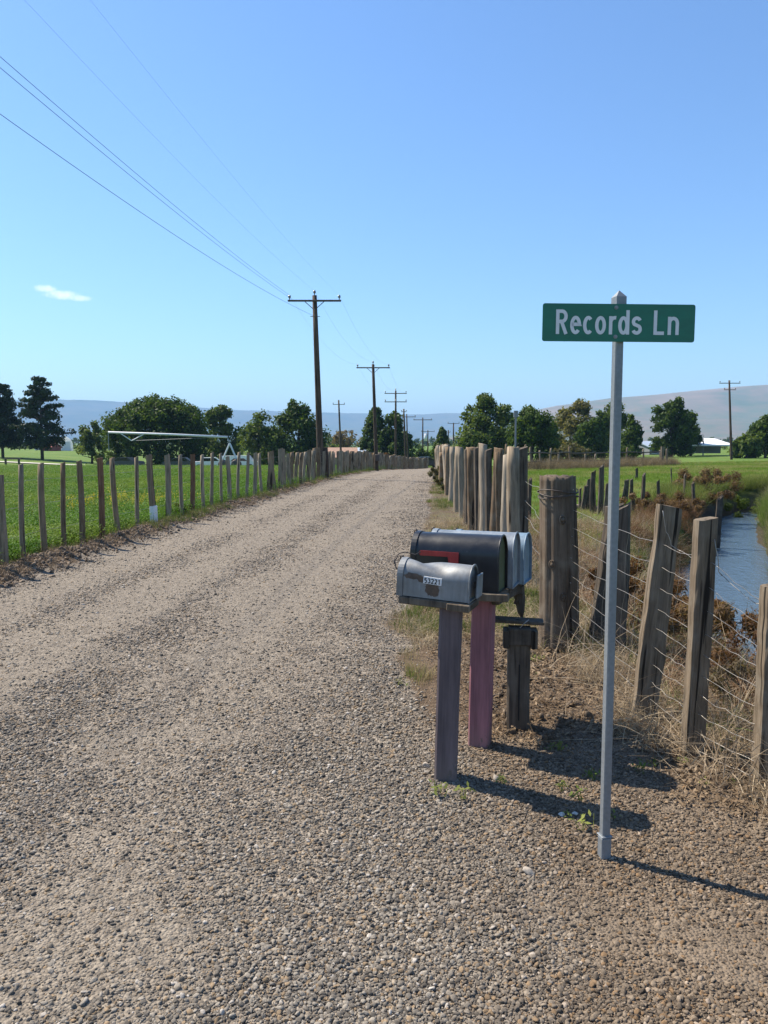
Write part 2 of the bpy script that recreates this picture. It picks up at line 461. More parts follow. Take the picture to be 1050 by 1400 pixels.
# leaves
def leaf_mat(name, c1, c2, trans=0.42, tmul=(1.3, 1.25, 0.6)):
    n = NT(name); t = n.attr('tint')
    c = n.mix(t, c1, c2)
    tv = n.new('ShaderNodeVectorMath', operation='MULTIPLY'); n.put(tv.inputs[0], c); tv.inputs[1].default_value = tmul
    return n.leafy(c, trans, 0.55, tv.outputs[0])
M['leaf_dark'] = leaf_mat('dark_broadleaf', (0.026, 0.055, 0.011), (0.082, 0.125, 0.022))
M['leaf_mid'] = leaf_mat('mid_green_leaf', (0.045, 0.080, 0.018), (0.125, 0.165, 0.038))
M['leaf_light'] = leaf_mat('light_green_leaf', (0.05, 0.09, 0.02), (0.13, 0.17, 0.045))
M['leaf_yellow'] = leaf_mat('yellowing_leaf', (0.09, 0.10, 0.03), (0.21, 0.18, 0.07))
M['leaf_olive'] = leaf_mat('olive_leaf', (0.06, 0.06, 0.028), (0.13, 0.12, 0.055))
M['leaf_bare'] = leaf_mat('dry_twig_foliage', (0.10, 0.075, 0.05), (0.19, 0.15, 0.09))
M['leaf_rust'] = leaf_mat('rusty_dry_leaf', (0.085, 0.042, 0.02), (0.19, 0.105, 0.045))
M['leaf_brown'] = leaf_mat('brown_dry_leaf', (0.10, 0.06, 0.035), (0.22, 0.15, 0.085))
M['needle'] = leaf_mat('pine_needles', (0.014, 0.032, 0.012), (0.042, 0.065, 0.022), 0.12)
M['bark'] = wood_mat('tree_bark', [(0, (0.075, 0.058, 0.045)), (1, (0.12, 0.10, 0.08))], 0.3, 0.02, wear=0.2)
def inst_leaf(name, trans=0.35, rough=0.6):
    n = NT(name); c = n.attr('col', True, 'Color')
    return n.leafy(c, trans, rough)
M['i_grass'] = inst_leaf('grass_blade', 0.4)
M['i_dry'] = inst_leaf('dry_straw_blade', 0.25, 0.7)
n = NT('gravel_stone')
ic = n.attr('col', True, 'Color'); c_ = n.coord()
k = n.rng(n.noise(2.2, 4, .65, c_), .3, .7, .75, 1.2, False)
v = n.new('ShaderNodeVectorMath', operation='SCALE'); n.put(v.inputs[0], ic); n.put(v.inputs['Scale'], k)
M['i_stone'] = n.pbr(v.outputs[0], 0.85, 0, n.bump(n.noise(7, 3, .6, c_), .3, .1), .25)

# ------------------------------------------------------------------ ground
n = NT('ground_surface'); c_ = n.coord('Object')
rm_ = n.attr('road'); gr_ = n.attr('grass'); ls_ = n.attr('loose'); bk_ = n.attr('bank')
n1 = n.noise(2.3, 6, .6, c_); n2 = n.noise(26, 5, .65, c_); n3 = n.noise(0.55, 4, .55, c_); nf = n.noise(120, 3, .6, c_)
cell = n.vor(85, c_, out='Color'); celld = n.vor(85, c_)
cell2 = n.vor(24, c_, out='Color'); celld2 = n.vor(24, c_)
sepc = n.new('ShaderNodeSeparateColor'); n.put(sepc.inputs[0], cell)
sepc2 = n.new('ShaderNodeSeparateColor'); n.put(sepc2.inputs[0], cell2)
pebv = n.math('ADD', n.math('MULTIPLY', sepc.outputs[0], .55), n.math('MULTIPLY', sepc2.outputs[0], .45))
peb = n.ramp(pebv, [(0.12, (0.09, 0.073, 0.057)), (0.38, (0.165, 0.136, 0.106)), (0.62, (0.235, 0.195, 0.15)), (0.9, (0.33, 0.28, 0.22))])
dust = n.ramp(n2, [(0.3, (0.165, 0.140, 0.108)), (0.7, (0.275, 0.236, 0.185))])
lm = n.math('ADD', ls_, n.math('MULTIPLY', n.math('SUBTRACT', n1, .5), 1.2))
road_c = n.mix(n.rng(lm, 0.05, 0.8, .50, .98), dust, peb)
road_c = n.mix(n.rng(n3, .5, .75, 0, .35), road_c, (0.255, 0.212, 0.158))
road_c = n.mix(n.math('MULTIPLY', n.attr('apron'), .75), road_c, n.ramp(n1, [(0.3, (0.10, 0.073, 0.048)), (0.55, (0.185, 0.138, 0.093)), (0.75, (0.27, 0.205, 0.14))]))
dirt_c = n.ramp(n.math('ADD', n.math('MULTIPLY', n2, .6), n.math('MULTIPLY', n1, .4)), [(0.28, (0.055, 0.037, 0.024)), (0.5, (0.115, 0.081, 0.052)), (0.72, (0.20, 0.148, 0.098))])
grass_c = n.ramp(n.math('ADD', n.math('MULTIPLY', n.noise(9, 5, .65, c_), .5), n.math('MULTIPLY', n.noise(0.16, 4, .6, c_), .5)), [(0.30, (0.060, 0.105, 0.018)), (0.5, (0.095, 0.160, 0.026)), (0.70, (0.195, 0.200, 0.060))])
gm = n.math('ADD', gr_, n.math('MULTIPLY', n.math('SUBTRACT', n.math('ADD', n.math('MULTIPLY', n1, .5), n.math('MULTIPLY', n2, .5)), .5), 1.1))
base = n.mix(n.rng(gm, .35, .65), dirt_c, grass_c)
rmk = n.math('ADD', rm_, n.math('MULTIPLY', n.math('SUBTRACT', n.math('ADD', n.math('MULTIPLY', n2, .6), n.math('MULTIPLY', n1, .4)), .5), 1.2))
base = n.mix(n.rng(rmk, .35, .65), base, road_c)
base = n.mix(bk_, base, (0.055, 0.045, 0.03))
stone_h = n.math('SUBTRACT', 1.0, n.math('MULTIPLY', celld, 1.3))
hh = n.math('ADD', n.math('MULTIPLY', stone_h, .5), n.math('ADD', n.math('MULTIPLY', n2, .7), n.math('MULTIPLY', nf, .25)))
hh = n.math('ADD', hh, n.math('MULTIPLY', n.math('SUBTRACT', 1.0, celld2), .5))
M['ground'] = n.pbr(base, 0.92, 0, n.bump(hh, .8, .02), .15)

def lines(lo, hi, step, far, grow):
    a = list(np.arange(lo, hi + step / 2, step)); s = step
    while a[-1] < far: s *= grow; a.append(a[-1] + s)
    return a
xr = lines(0, 8.0, .13, 9000, 1.16); xl = lines(0, 8.5, .13, 9000, 1.16)
xs = np.array([-q for q in xl[:0:-1]] + xr)
ya = lines(0, 15, .13, 9500, 1.055); yb = lines(0, 3, .13, 600, 1.4)
ys = np.array([-q for q in yb[:0:-1]] + ya)
GX, GY = np.meshgrid(xs, ys)
gxv, gyv = GX.ravel(), GY.ravel()
gz = terrain(gxv, gyv)
VV = np.stack([gxv, gyv, gz], 1)
nx, ny = len(xs), len(ys)
ii = (np.arange(ny - 1)[:, None] * nx + np.arange(nx - 1)[None, :]).ravel()
FF = np.stack([ii, ii + 1, ii + nx + 1, ii + nx], 1)
def FENCE_L(y):
    return -5.93 + .0886 * y + 1.05 * np.maximum(0, (y - 50) / 31) ** 2
def FENCE_R(y):
    base_ = np.interp(y, [0, 3.8, 4.1, 4.6, 6.2, 9, 11, 14, 16], [2.9, 1.87, 1.64, 1.56, 1.42, 1.54, 1.57, 1.61, 1.70])
    return np.where(y > 16, .9 + .05 * y + .9 * np.maximum(0, (y - 41) / 40) ** 2, base_)
def masks(x, y):
    rm = road_mask(x, y)
    d = creek_d(x, y)
    nn = fbm(x, y, 1.6, 77)
    fl, fr = FENCE_L(y), FENCE_R(y)
    left = 1 - sstep(-0.35, 0.15, x - fl + (nn - .5) * .5)
    right = sstep(0.3, 1.6, x - fr - 0.9 * (y < 12) - 1.5 * sstep(14, 8, y) * (x < np.interp(y, CREEK[:, 1], CREEK[:, 0])) + (nn - .5) * 2.5)
    verge = .40 * sstep(8, 14, y) * (x > np.interp(y, *EDGE_R)) + .3 * (y > 12) * (x < 0)
    farm = sstep(95, 125, y)
    g = np.maximum(np.maximum(left, right), np.maximum(verge, farm))
    bank = (1 - sstep(.7, 1.5, d + (nn - .5))) * (1 - sstep(60, 90, y))
    l = np.interp(y, *EDGE_L); r = np.interp(y, *EDGE_R)
    u = (x - l) / np.maximum(r - l, .5)
    loose = 0.50 + .45 * np.exp(-((u - .56) / .06) ** 2) + .5 * np.exp(-((u - .98) / .10) ** 2) + .25 * np.exp(-((u - .02) / .07) ** 2) + .25 * np.exp(-((u - .30) / .05) ** 2) - .5 * np.exp(-((u - .17) / .09) ** 2) - .55 * np.exp(-((u - .43) / .07) ** 2) - .55 * np.exp(-((u - .73) / .09) ** 2)
    loose = loose + .5 * (1 - sstep(3.5, 8, y)) + .25 * (u > 1.05)
    loose = loose - .9 * np.exp(-(((y - 2.55) + (x - .6) * .35) / .26) ** 2) * sstep(.1, .5, x + (fbm(x, y, .5, 91) - .5) * .8) - .35 * sstep(.42, .72, fbm(x, y, 1.3, 92, 3)) - .35 * sstep(.48, .68, fbm(x, y, .38, 93, 3))
    loose = loose - .42 * sstep(.0, .7, x - .3 + (fbm(x, y, .6, 95, 3) - .5) * .9) * (y < 5.5)
    return rm, np.clip(g, 0, 1), np.clip(bank, 0, 1), np.clip(loose, 0, 1)
rmv, gv, bv, lv = masks(gxv, gyv)
apv = (sstep(-.15, .55, gxv - .25 + (fbm(gxv, gyv, .6, 95, 3) - .5) * .9) * (1 - sstep(4.2, 5.5, gyv)) * (gxv < 8)).astype(float)
fc = VV[FF].mean(1)
frm = rmv[FF].mean(1); fg = gv[FF].mean(1)
def ground_piece(name, sel):
    f = FF[sel]
    u, inv = np.unique(f, return_inverse=True)
    me = np_mesh(name, VV[u], inv.reshape(f.shape), M['ground'], True, {'apron': apv[u], 'road': rmv[u], 'grass': gv[u], 'bank': bv[u], 'loose': lv[u]})
    return tag(link(name, me), kind='structure')
is_road = frm > .5
is_left = (~is_road) & (fc[:, 0] < FENCE_L(fc[:, 1]) - .1) & (fc[:, 1] < 160)
is_far = (~is_road) & (fc[:, 1] >= 160)
is_right = (~is_road) & (~is_left) & (~is_far) & (fc[:, 0] > FENCE_R(fc[:, 1]) + .2)
ground_piece('gravel_road', is_road)
ground_piece('grass_field', is_left)
ground_piece('pasture', is_right)
ground_piece('ground', is_far)
ground_piece('roadside_verge', ~(is_road | is_left | is_far | is_right))

# water of the creek: a ribbon on its bed
n = NT('creek_water'); c_ = n.coord()
wv = n.math('ADD', n.noise(7, 4, .6, n.map(c_, (1.0, .55, 1)), 0.6), n.math('MULTIPLY', n.noise(22, 3, .6, c_), .35))
wm = n.pbr((0.07, 0.108, 0.15), 0.05, 0, n.bump(wv, .7, .05), .5)
n.b.inputs['IOR'].default_value = 1.33
M['water'] = wm
cp = []
for (a, b) in zip(CREEK[:-1], CREEK[1:]):
    k = max(2, int(np.hypot(*(b - a)) / .5))
    for t in np.linspace(0, 1, k, endpoint=False): cp.append(a + (b - a) * t)
cp = np.array(cp)
tg = np.gradient(cp, axis=0); tg /= np.linalg.norm(tg, axis=1)[:, None]
nr = np.stack([-tg[:, 1], tg[:, 0]], 1)
offs = np.linspace(-1.5, 1.5, 9)
wvv = np.concatenate([np.concatenate([cp + nr * o, np.full((len(cp), 1), -.74)], 1)[:, None, :] for o in offs], 1)
wvv[:, :, 2] += T0(cp[:, 0], cp[:, 1])[:, None]
k = len(offs); q = (np.arange(len(cp) - 1)[:, None] * k + np.arange(k - 1)[None, :]).ravel()
tag(link('creek_water', np_mesh('creek_water', wvv.reshape(-1, 3), np.stack([q, q + 1, q + k + 1, q + k], 1), M['water'], True)), kind='structure')

# ------------------------------------------------------------------ hills
def hill_mat(green=False):
    n = NT('hill_slopes'); c = n.coord()
    a = n.noise(.0016, 6, .62, n.map(c, (1, .5, 3)), 0.4); b = n.noise(.006, 5, .6, c)
    col = n.ramp(n.math('ADD', n.math('MULTIPLY', a, .6), n.math('MULTIPLY', b, .4)), [(0.32, (0.045, 0.09, 0.05)), (0.44, (0.105, 0.13, 0.075)), (0.53, (0.175, 0.145, 0.095)), (0.66, (0.245, 0.18, 0.13))])
    if green: col = n.mix(.7, col, n.ramp(b, [(0.35, (0.035, 0.075, 0.06)), (0.65, (0.10, 0.13, 0.085))]))
    return n.pbr(col, 1.0, 0, None, 0.0)
M['hill'] = hill_mat(); M['hill_green'] = hill_mat(True)
def ridge(name, D, prof, depth, seed, px0, px1):
    pxs = np.linspace(px0, px1, 170)
    hs = np.interp(pxs, [p[0] for p in prof], [p[1] for p in prof])
    hs = (YH - hs) / F * D + CAMH
    ts = np.linspace(0, 1, 26)
    X, Tt = np.meshgrid((pxs - CX) / F, ts)
    Y = D - depth * (1 - Tt) * 1.0
    Hh = np.tile(hs, (len(ts), 1))
    shape = sstep(0, 1, Tt) * .65 + Tt * .35
    XX = X * D
    g = fbm(XX, Y, 900, seed, 4) - .5
    ridgeline = fbm(XX, np.zeros_like(Y), 500, seed + 5, 3) - .5
    Z = -3 + (Hh + 3) * np.clip(shape + g * 1.3 * Tt * (1 - Tt) * 2, 0, 1.0) + ridgeline * 14 * Tt
    Xb, Yb, Zb = XX, Y, Z
    V1 = np.stack([Xb, Yb, Zb], 2)
    back = V1[-1:].copy(); back[:, :, 1] += depth * .6; back[:, :, 2] = -5
    V1 = np.concatenate([V1, back], 0)
    nr_, nc_ = V1.shape[:2]
    q = (np.arange(nr_ - 1)[:, None] * nc_ + np.arange(nc_ - 1)[None, :]).ravel()
    tag(link(name, np_mesh(name, V1.reshape(-1, 3), np.stack([q, q + 1, q + nc_ + 1, q + nc_], 1), M['hill_green' if name == 'far_hills' else 'hill'], True)), kind='structure')
ridge('far_hills', 8300, [(-500, 560), (0, 552), (90, 548), (150, 550), (330, 562), (400, 564), (560, 568), (700, 565), (900, 560), (1500, 560)], 2600, 3, -420, 1480)
ridge('hills', 3900, [(560, 606), (640, 592), (700, 568), (760, 556), (830, 546), (900, 540), (1000, 530), (1050, 527), (1250, 520), (1600, 535)], 1700, 8, 560, 1500)
#HAZE
hb = MB(); hb.box((0, 3600, 170), (14000, 10500, 400))
n = NT('haze_air')
pv = n.new('ShaderNodeVolumePrincipled')
pv.inputs['Color'].default_value = (0.40, 0.66, 1.0, 1)
pv.inputs['Density'].default_value = 0.00015
pv.inputs['Anisotropy'].default_value = 0.0
n.l.new(pv.outputs[0], n.out.inputs['Volume'])
tag(hb.build('haze', n.m), kind='stuff')

# ------------------------------------------------------------------ scatter of countless small things
def scatter(name, pts, rot, scl, col, sources, idx=None):
    N = len(pts)
    me = bpy.data.meshes.new(name); me.vertices.add(N); me.vertices.foreach_set('co', np.asarray(pts, np.float32).ravel())
    for an, av in (('rot', rot), ('scl', scl), ('col', col)):
        a = me.attributes.new(an, 'FLOAT_VECTOR', 'POINT'); a.data.foreach_set('vector', np.asarray(av, np.float32).ravel())
    a = me.attributes.new('idx', 'INT', 'POINT')
    a.data.foreach_set('value', (idx if idx is not None else rng.integers(0, len(sources), N)).astype(np.int32))
    o = link(name, me); tag(o, kind='stuff')
    g = bpy.data.node_groups.new(name + '_scatter', 'GeometryNodeTree')
    g.interface.new_socket('Geometry', in_out='INPUT', socket_type='NodeSocketGeometry')
    g.interface.new_socket('Geometry', in_out='OUTPUT', socket_type='NodeSocketGeometry')
    gi = g.nodes.new('NodeGroupInput'); go = g.nodes.new('NodeGroupOutput')
    ip = g.nodes.new('GeometryNodeInstanceOnPoints'); jn = g.nodes.new('GeometryNodeJoinGeometry')
    for s in reversed(sources):
        so = bpy.data.objects.new(s.name, s)
        oi = g.nodes.new('GeometryNodeObjectInfo'); oi.inputs['Object'].default_value = so; oi.inputs['As Instance'].default_value = True
        g.links.new(oi.outputs['Geometry'], jn.inputs[0])
    def na(nm, dt):
        q = g.nodes.new('GeometryNodeInputNamedAttribute'); q.data_type = dt; q.inputs['Name'].default_value = nm
        return q.outputs['Attribute']
    e2r = g.nodes.new('FunctionNodeEulerToRotation')
    g.links.new(na('rot', 'FLOAT_VECTOR'), e2r.inputs[0])
    g.links.new(gi.outputs[0], ip.inputs['Points']); g.links.new(jn.outputs[0], ip.inputs['Instance'])
    ip.inputs['Pick Instance'].default_value = True
    g.links.new(na('idx', 'INT'), ip.inputs['Instance Index'])
    g.links.new(e2r.outputs[0], ip.inputs['Rotation']); g.links.new(na('scl', 'FLOAT_VECTOR'), ip.inputs['Scale'])
    g.links.new(ip.outputs[0], go.inputs[0])
    md = o.modifiers.new('scatter', 'NODES'); md.node_group = g
    return o
def ico(sub):
    import bmesh
    bm = bmesh.new(); bmesh.ops.create_icosphere(bm, subdivisions=sub, radius=1.0)
    V = np.array([v.co[:] for v in bm.verts]); Fq = np.array([[v.index for v in f.verts] for f in bm.faces]); bm.free()
    return V, Fq
def stone_src(name, sub, seed, mat):
    r = np.random.default_rng(seed); V, Fq = ico(sub)
    for _ in range(9):                      # chop the pebble by random planes so it is angular
        d = r.normal(size=3); d /= np.linalg.norm(d); h = r.uniform(.45, .85)
        k = V @ d; V = V - np.outer(np.maximum(k - h, 0), d)
    V *= np.array([1.0, r.uniform(.65, .95), r.uniform(.45, .7)])
    V += r.normal(size=V.shape) * .03
    return np_mesh(name, V, Fq, mat, False)
STONES = [stone_src('pebble', 2, s, M['i_stone']) for s in range(7)]
def fan_points(N, d0, d1, half=.62, pw=1.0):
    """points in the wedge in front of the camera; density per area ~ D^-pw"""
    u = rng.random(N)
    e = 2 - pw
    D = (d0 ** e + u * (d1 ** e - d0 ** e)) ** (1 / e) if abs(e) > 1e-6 else d0 * (d1 / d0) ** u
    X = (rng.random(N) * 2 - 1) * (half * D + .35)
    return X, D
def stone_cols(N):
    t = rng.random(N)[:, None]; k = rng.random(N)
    a = np.array([.085, .073, .059]); b = np.array([.305, .266, .213])
    c = a + (b - a) * t ** 1.15
    c[k < .12] = np.array([.23, .165, .10]) * (0.8 + .5 * rng.random((np.sum(k < .12), 1)))
    c[k > .965] = np.array([.38, .34, .29]) * (0.8 + .4 * rng.random((np.sum(k > .965), 1)))
    return c
def apron_w(x, y):
    return sstep(-.15, .55, x - .25 + (fbm(x, y, .6, 95, 3) - .5) * .9) * (1 - sstep(4.2, 5.5, y)) * (x < 8)
def apron_(x, y):
    w = apron_w(x, y)[:, None]
    return (1 - w) + w * np.array([.80, .70, .60])
def gravel(N, d0, d1, s0, s1, pw, half=.62):
    X, Y = fan_points(N, d0, d1, half, pw)
    rm, g, b, lo = masks(X, Y)
    keep = rng.random(N) < (rm * (.22 + .78 * lo) + .07 * (1 - rm) * (X > -6) * (X < 2.2)) * (1 - sstep(20, 48, Y))
    X, Y = X[keep], Y[keep]; n_ = len(X)
    far_ = sstep(9, 26, Y)[:, None]
    size = np.exp(rng.normal(0, .50, n_)) * np.interp(Y, [d0, d1], [s0, s1])
    size = np.clip(size, .003, np.interp(Y, [2, 6, 20], [.013, .019, .034]))
    sc = np.stack([size, size, size], 1)
    Z = terrain(X, Y) + size * (.02 + .2 * lo[keep])
    rot = np.stack([rng.normal(0, .4, n_), rng.normal(0, .4, n_), rng.random(n_) * 6.28], 1)
    return np.stack([X, Y, Z], 1), rot, sc, apron_(X, Y) * (stone_cols(n_) * (1 - far_) + far_ * (stone_cols(n_) * .35 + np.array([.165, .137, .105])))
parts_ = [gravel(1080000, 1.5, 48, .0048, .0140, 1.68, .60)]
gp_ = [np.concatenate([p[i] for p in parts_]) for i in range(4)]
scatter('loose_gravel', gp_[0], gp_[1], gp_[2], gp_[3], STONES)

def blade_src(name, nb, h, spread, w, mat, bend=.5, seed=0, seg=3):
    r = np.random.default_rng(seed); V = []; Fq = []
    for i in range(nb):
        a = r.random() * 6.28; hh_ = h * r.uniform(.55, 1.1); bd = bend * r.uniform(.3, 1.2)
        bx, by = r.normal(0, spread, 2); da = np.array([math.cos(a), math.sin(a)]); sd_ = np.array([-da[1], da[0]]); ww = w * r.uniform(.7, 1.3)
        o = len(V)
        for s in range(seg + 1):
            t = s / seg; off = bd * hh_ * t * t; z = hh_ * t * (1 - .35 * bd * t)
            c = np.array([bx, by]) + da * off; wk = ww * (1 - t * .92)
            V.append((*(c + sd_ * wk), z)); V.append((*(c - sd_ * wk), z))
        for s in range(seg): Fq.append((o + 2 * s, o + 2 * s + 1, o + 2 * s + 3, o + 2 * s + 2))
    return np_mesh(name, np.array(V), np.array(Fq), mat, False)
def leafy_src(name, nl, h, spread, ls, mat, seed=0):
    r = np.random.default_rng(seed); V = []; Fq = []
    for i in range(nl):
        p = np.array([*r.normal(0, spread, 2), h * r.uniform(.25, 1.0)])
        a = r.random() * 6.28; tilt = r.uniform(-.7, .7)
        u = np.array([math.cos(a), math.sin(a), math.sin(tilt)]) * ls * r.uniform(.7, 1.3); w = np.array([-math.sin(a), math.cos(a), r.uniform(-.4, .4)]) * ls * .5
        o = len(V); V += [p - u * .5, p + w * .5, p + u * .6, p - w * .5]; Fq.append((o, o + 1, o + 2, o + 3))
    for i in range(4):
        p = np.array([*r.normal(0, spread * .6, 2), 0]); q = p + np.array([*r.normal(0, spread * .5, 2), h * .8]); w = np.array([.004, .002, 0])
        o = len(V); V += [p - w, p + w, q + w * .5, q - w * .5]; Fq.append((o, o + 1, o + 2, o + 3))
    return np_mesh(name, np.array(V), np.array(Fq), mat, False)
GRASS = [blade_src('grass_tuft', 16, .16, .05, .0035, M['i_grass'], .6, s) for s in range(4)]
LEAFY = [leafy_src('clover_tuft', 34, .22, .11, .034, M['i_grass'], s) for s in range(4)]
STRAW = [blade_src('straw_tuft', 12, .22, .05, .0028, M['i_dry'], 1.5, s + 9) for s in range(4)]
TANGLE = [blade_src('dry_stem_tangle', 10, .42, .10, .0030, M['i_dry'], 1.9, s + 29, 4) for s in range(4)]
TALL = [blade_src('tall_grass_clump', 20, .75, .09, .006, M['i_grass'], .7, s + 49, 4) for s in range(4)]
LITTER = [leafy_src('leaf_litter', 9, .035, .08, .035, M['i_dry'], s + 70) for s in range(3)]
def tint_(N, a, b, jit=.12):
    t = rng.random((N, 1)); return (np.array(a) + (np.array(b) - np.array(a)) * t) * (1 + rng.normal(0, jit, (N, 1)))
def ground_scatter(name, X, Y, keep, src, smin, smax, ca, cb, dist_scale=0.0, lift=0.0, lean=.15, zs=1.0):
    X, Y = X[keep], Y[keep]; N = len(X)
    s = rng.uniform(smin, smax, N) * (1 + dist_scale * Y)
    Z = terrain(X, Y) + lift
    rot = np.stack([rng.normal(0, lean, N), rng.normal(0, lean, N), rng.random(N) * 6.28], 1)
    return (np.stack([X, Y, Z], 1), rot, np.stack([s, s, s * zs], 1), tint_(N, ca, cb))
def multi(name, chunks, src):
    a = [np.concatenate([c[i] for c in chunks]) for i in range(4)]
    return scatter(name, a[0], a[1], a[2], np.clip(a[3], .004, .9), src)
def wdist(X, Y): return creek_d(X, Y)
# left field: leafy crop, yellowish in flower patches
X, Y = fan_points(110000, 8.5, 75, .62, 1.15)
fl = FENCE_L(Y)
nn = fbm(X, Y, 2.2, 61)
k1 = (X < fl + .05 - .25 * rng.random(len(X)))
ch = [ground_scatter('', X, Y, k1 & (nn < .56), LEAFY, .7, 1.25, (.055, .130, .010), (.11, .205, .020), .010),
      ground_scatter('', X, Y, k1 & (nn >= .56), LEAFY, .7, 1.2, (.080, .155, .012), (.17, .24, .030), .010)]
multi('field_crop', ch, LEAFY)
fx = rng.normal(-6.5, .8, 130); fy = rng.normal(19.4, 1.5, 130)
FL_ = [leafy_src('flower_heads', 10, .36, .12, .035, M['i_grass'], s + 90) for s in range(2)]
multi('yellow_flowers', [ground_scatter('', fx, fy, (fx < FENCE_L(fy) - .2) & (fy > 14), FL_, .8, 1.3, (.50, .36, .03), (.62, .50, .06))], FL_)
# right pasture
X, Y = fan_points(90000, 9, 80, .62, 1.1)
d = wdist(X, Y); nn = fbm(X, Y, 3.0, 64)
pk = (X > FENCE_R(Y) + .5 + (Y < 13) * 1.2) & (d > 1.5) & (rng.random(len(X)) < .35 + .8 * masks(X, Y)[1])
ch = [ground_scatter('', X, Y, pk & (nn < .55), GRASS, .45, .8, (.10, .175, .018), (.19, .26, .035), .012),
      ground_scatter('', X, Y, pk & (nn >= .55), GRASS, .45, .9, (.18, .21, .045), (.32, .30, .10), .012)]
multi('pasture_grass', ch, GRASS)
# verge grass on the road edges
X, Y = fan_points(70000, 4.5, 60, .5, 1.2)
nn = fbm(X, Y, .9, 66, 3); rm = road_mask(X, Y); er = np.interp(Y, *EDGE_R)
vk = (X > er - .1) & (X < FENCE_R(Y) + .5) & (rm < .35) & (Y > 5) & (nn > .42)
lk = (X > FENCE_L(Y) - .2) & (X < np.interp(Y, *EDGE_L) + .05) & (Y > 14) & (nn > .42) & (rm < .4)
ch = [ground_scatter('', X, Y, (vk & (nn > .54)) | lk, GRASS, .45, .95, (.07, .12, .02), (.17, .19, .045), .008),
      ground_scatter('', X, Y, vk & (nn <= .62) & (rng.random(len(X)) < .45), GRASS, .35, .8, (.24, .19, .09), (.36, .29, .15), .006)]
multi('verge_grass', ch, GRASS)
# straw and tangled dry stems under the wire fence
X, Y = fan_points(60000, 2.2, 16, .75, .6)
d = wdist(X, Y); nn = fbm(X, Y, .6, 68, 3); fr = FENCE_R(Y); rm = road_mask(X, Y)
cxx = np.interp(Y, CREEK[:, 1], CREEK[:, 0])
sk = (X > fr - .9 - .5 * (Y > 4.5) + (Y < 3.6) * .1) & (X < cxx) & (d > .95 + .5 * (Y < 12)) & (rm < .55) & (Y > 2.4)
ch = [ground_scatter('', X, Y, sk & (nn > .47) & ((X > fr - .45) | (Y > 6)) & (X < fr + .35) & (rng.random(len(X)) < .55), STRAW, .35, .95, (.26, .19, .11), (.46, .37, .24), 0, 0, .5)]
multi('dry_straw', ch, STRAW)
ch = [ground_scatter('', X, Y, sk & (X > fr - .30) & (nn > .42) & (rng.random(len(X)) < .24), TANGLE, .45, .9, (.24, .175, .11), (.52, .42, .29), 0, 0, .5),
      ground_scatter('', X, Y, sk & (X > fr + .3) & (rng.random(len(X)) < .30), TANGLE, .35, .75, (.10, .05, .025), (.30, .17, .085), 0, 0, .4),
      ground_scatter('', X, Y, sk & (X > fr + .2) & (nn > .52) & (rng.random(len(X)) < .2), TANGLE, .35, .7, (.10, .14, .03), (.20, .22, .06), 0, 0, .4)]
multi('dry_weed_tangle', ch, TANGLE)
sk2 = (X > fr - 1.1) & (X < fr + 1.2) & (rm < .8) & (Y > 2.3) & (Y < 9)
ch = [ground_scatter('', X, Y, sk2 & (rng.random(len(X)) < .5), LITTER, .4, .9, (.11, .072, .042), (.33, .24, .15), 0, .004, .2)]
multi('leaf_litter', ch, LITTER)
# small green weeds
gx_ = np.array([.95, 1.02, .9, 1.1, 1.35, 1.5, 1.62, 1.2, .55, .25, .1, .78, 1.75, 1.05, .82]) ; gy_ = np.array([3.95, 3.62, 3.35, 5.4, 3.75, 3.85, 3.6, 5.7, 3.6, 3.4, 5.1, 3.5, 4.0, 5.6, 3.32])
gx_ = np.repeat(gx_, 2) + rng.normal(0, .05, 30); gy_ = np.repeat(gy_, 2) + rng.normal(0, .05, 30)
WEED = [leafy_src('green_weed', 12, .09, .03, .035, M['i_grass'], s + 110) for s in range(3)]
multi('green_weeds', [ground_scatter('', gx_, gy_, gx_ > -9, WEED, .3, .8, (.09, .14, .025), (.22, .24, .06))], WEED)
# tall grass on the far bank of the creek and along it
X = rng.uniform(3.5, 24, 90000); Y = rng.uniform(5, 40, 90000)
d = wdist(X, Y); cxx = np.interp(Y, CREEK[:, 1], CREEK[:, 0]); nn = fbm(X, Y, 1.3, 71)
rb = (X > cxx) & (d > .55 + .25 * nn) & (d < 2.8 + nn) & (X < .62 * Y + 2.5)
lb = (X < cxx) & (d > .9) & (d < 2.0) & (Y > 13)
ch = [ground_scatter('', X, Y, rb & (nn < .6), TALL, .4, .9, (.09, .15, .025), (.20, .25, .055), 0, 0, .2),
      ground_scatter('', X, Y, rb & (nn >= .6), TALL, .4, .9, (.18, .18, .06), (.33, .29, .14), 0, 0, .3),
      ground_scatter('', X, Y, lb & (Y > 20), TALL, .45, .95, (.08, .125, .02), (.19, .21, .05), 0, 0, .3),
      ground_scatter('', X, Y, lb & (Y <= 24) & (nn > .35), TALL, .3, .6, (.085, .045, .022), (.27, .16, .08), 0, 0, .45)]
multi('bank_grass', ch, TALL)
# dry weeds standing along the distant rail fence
t_ = rng.random(2600); wx = 9.2 + t_ * 18.0 + rng.normal(0, .3, 2600); wy = 55.5 + t_ * 17.5 + rng.normal(0, 1.0, 2600)
multi('fence_line_weeds', [ground_scatter('', wx, wy, wx > 0, TALL, .7, 1.5, (.13, .10, .055), (.27, .21, .12), 0, 0, .25)], TALL)
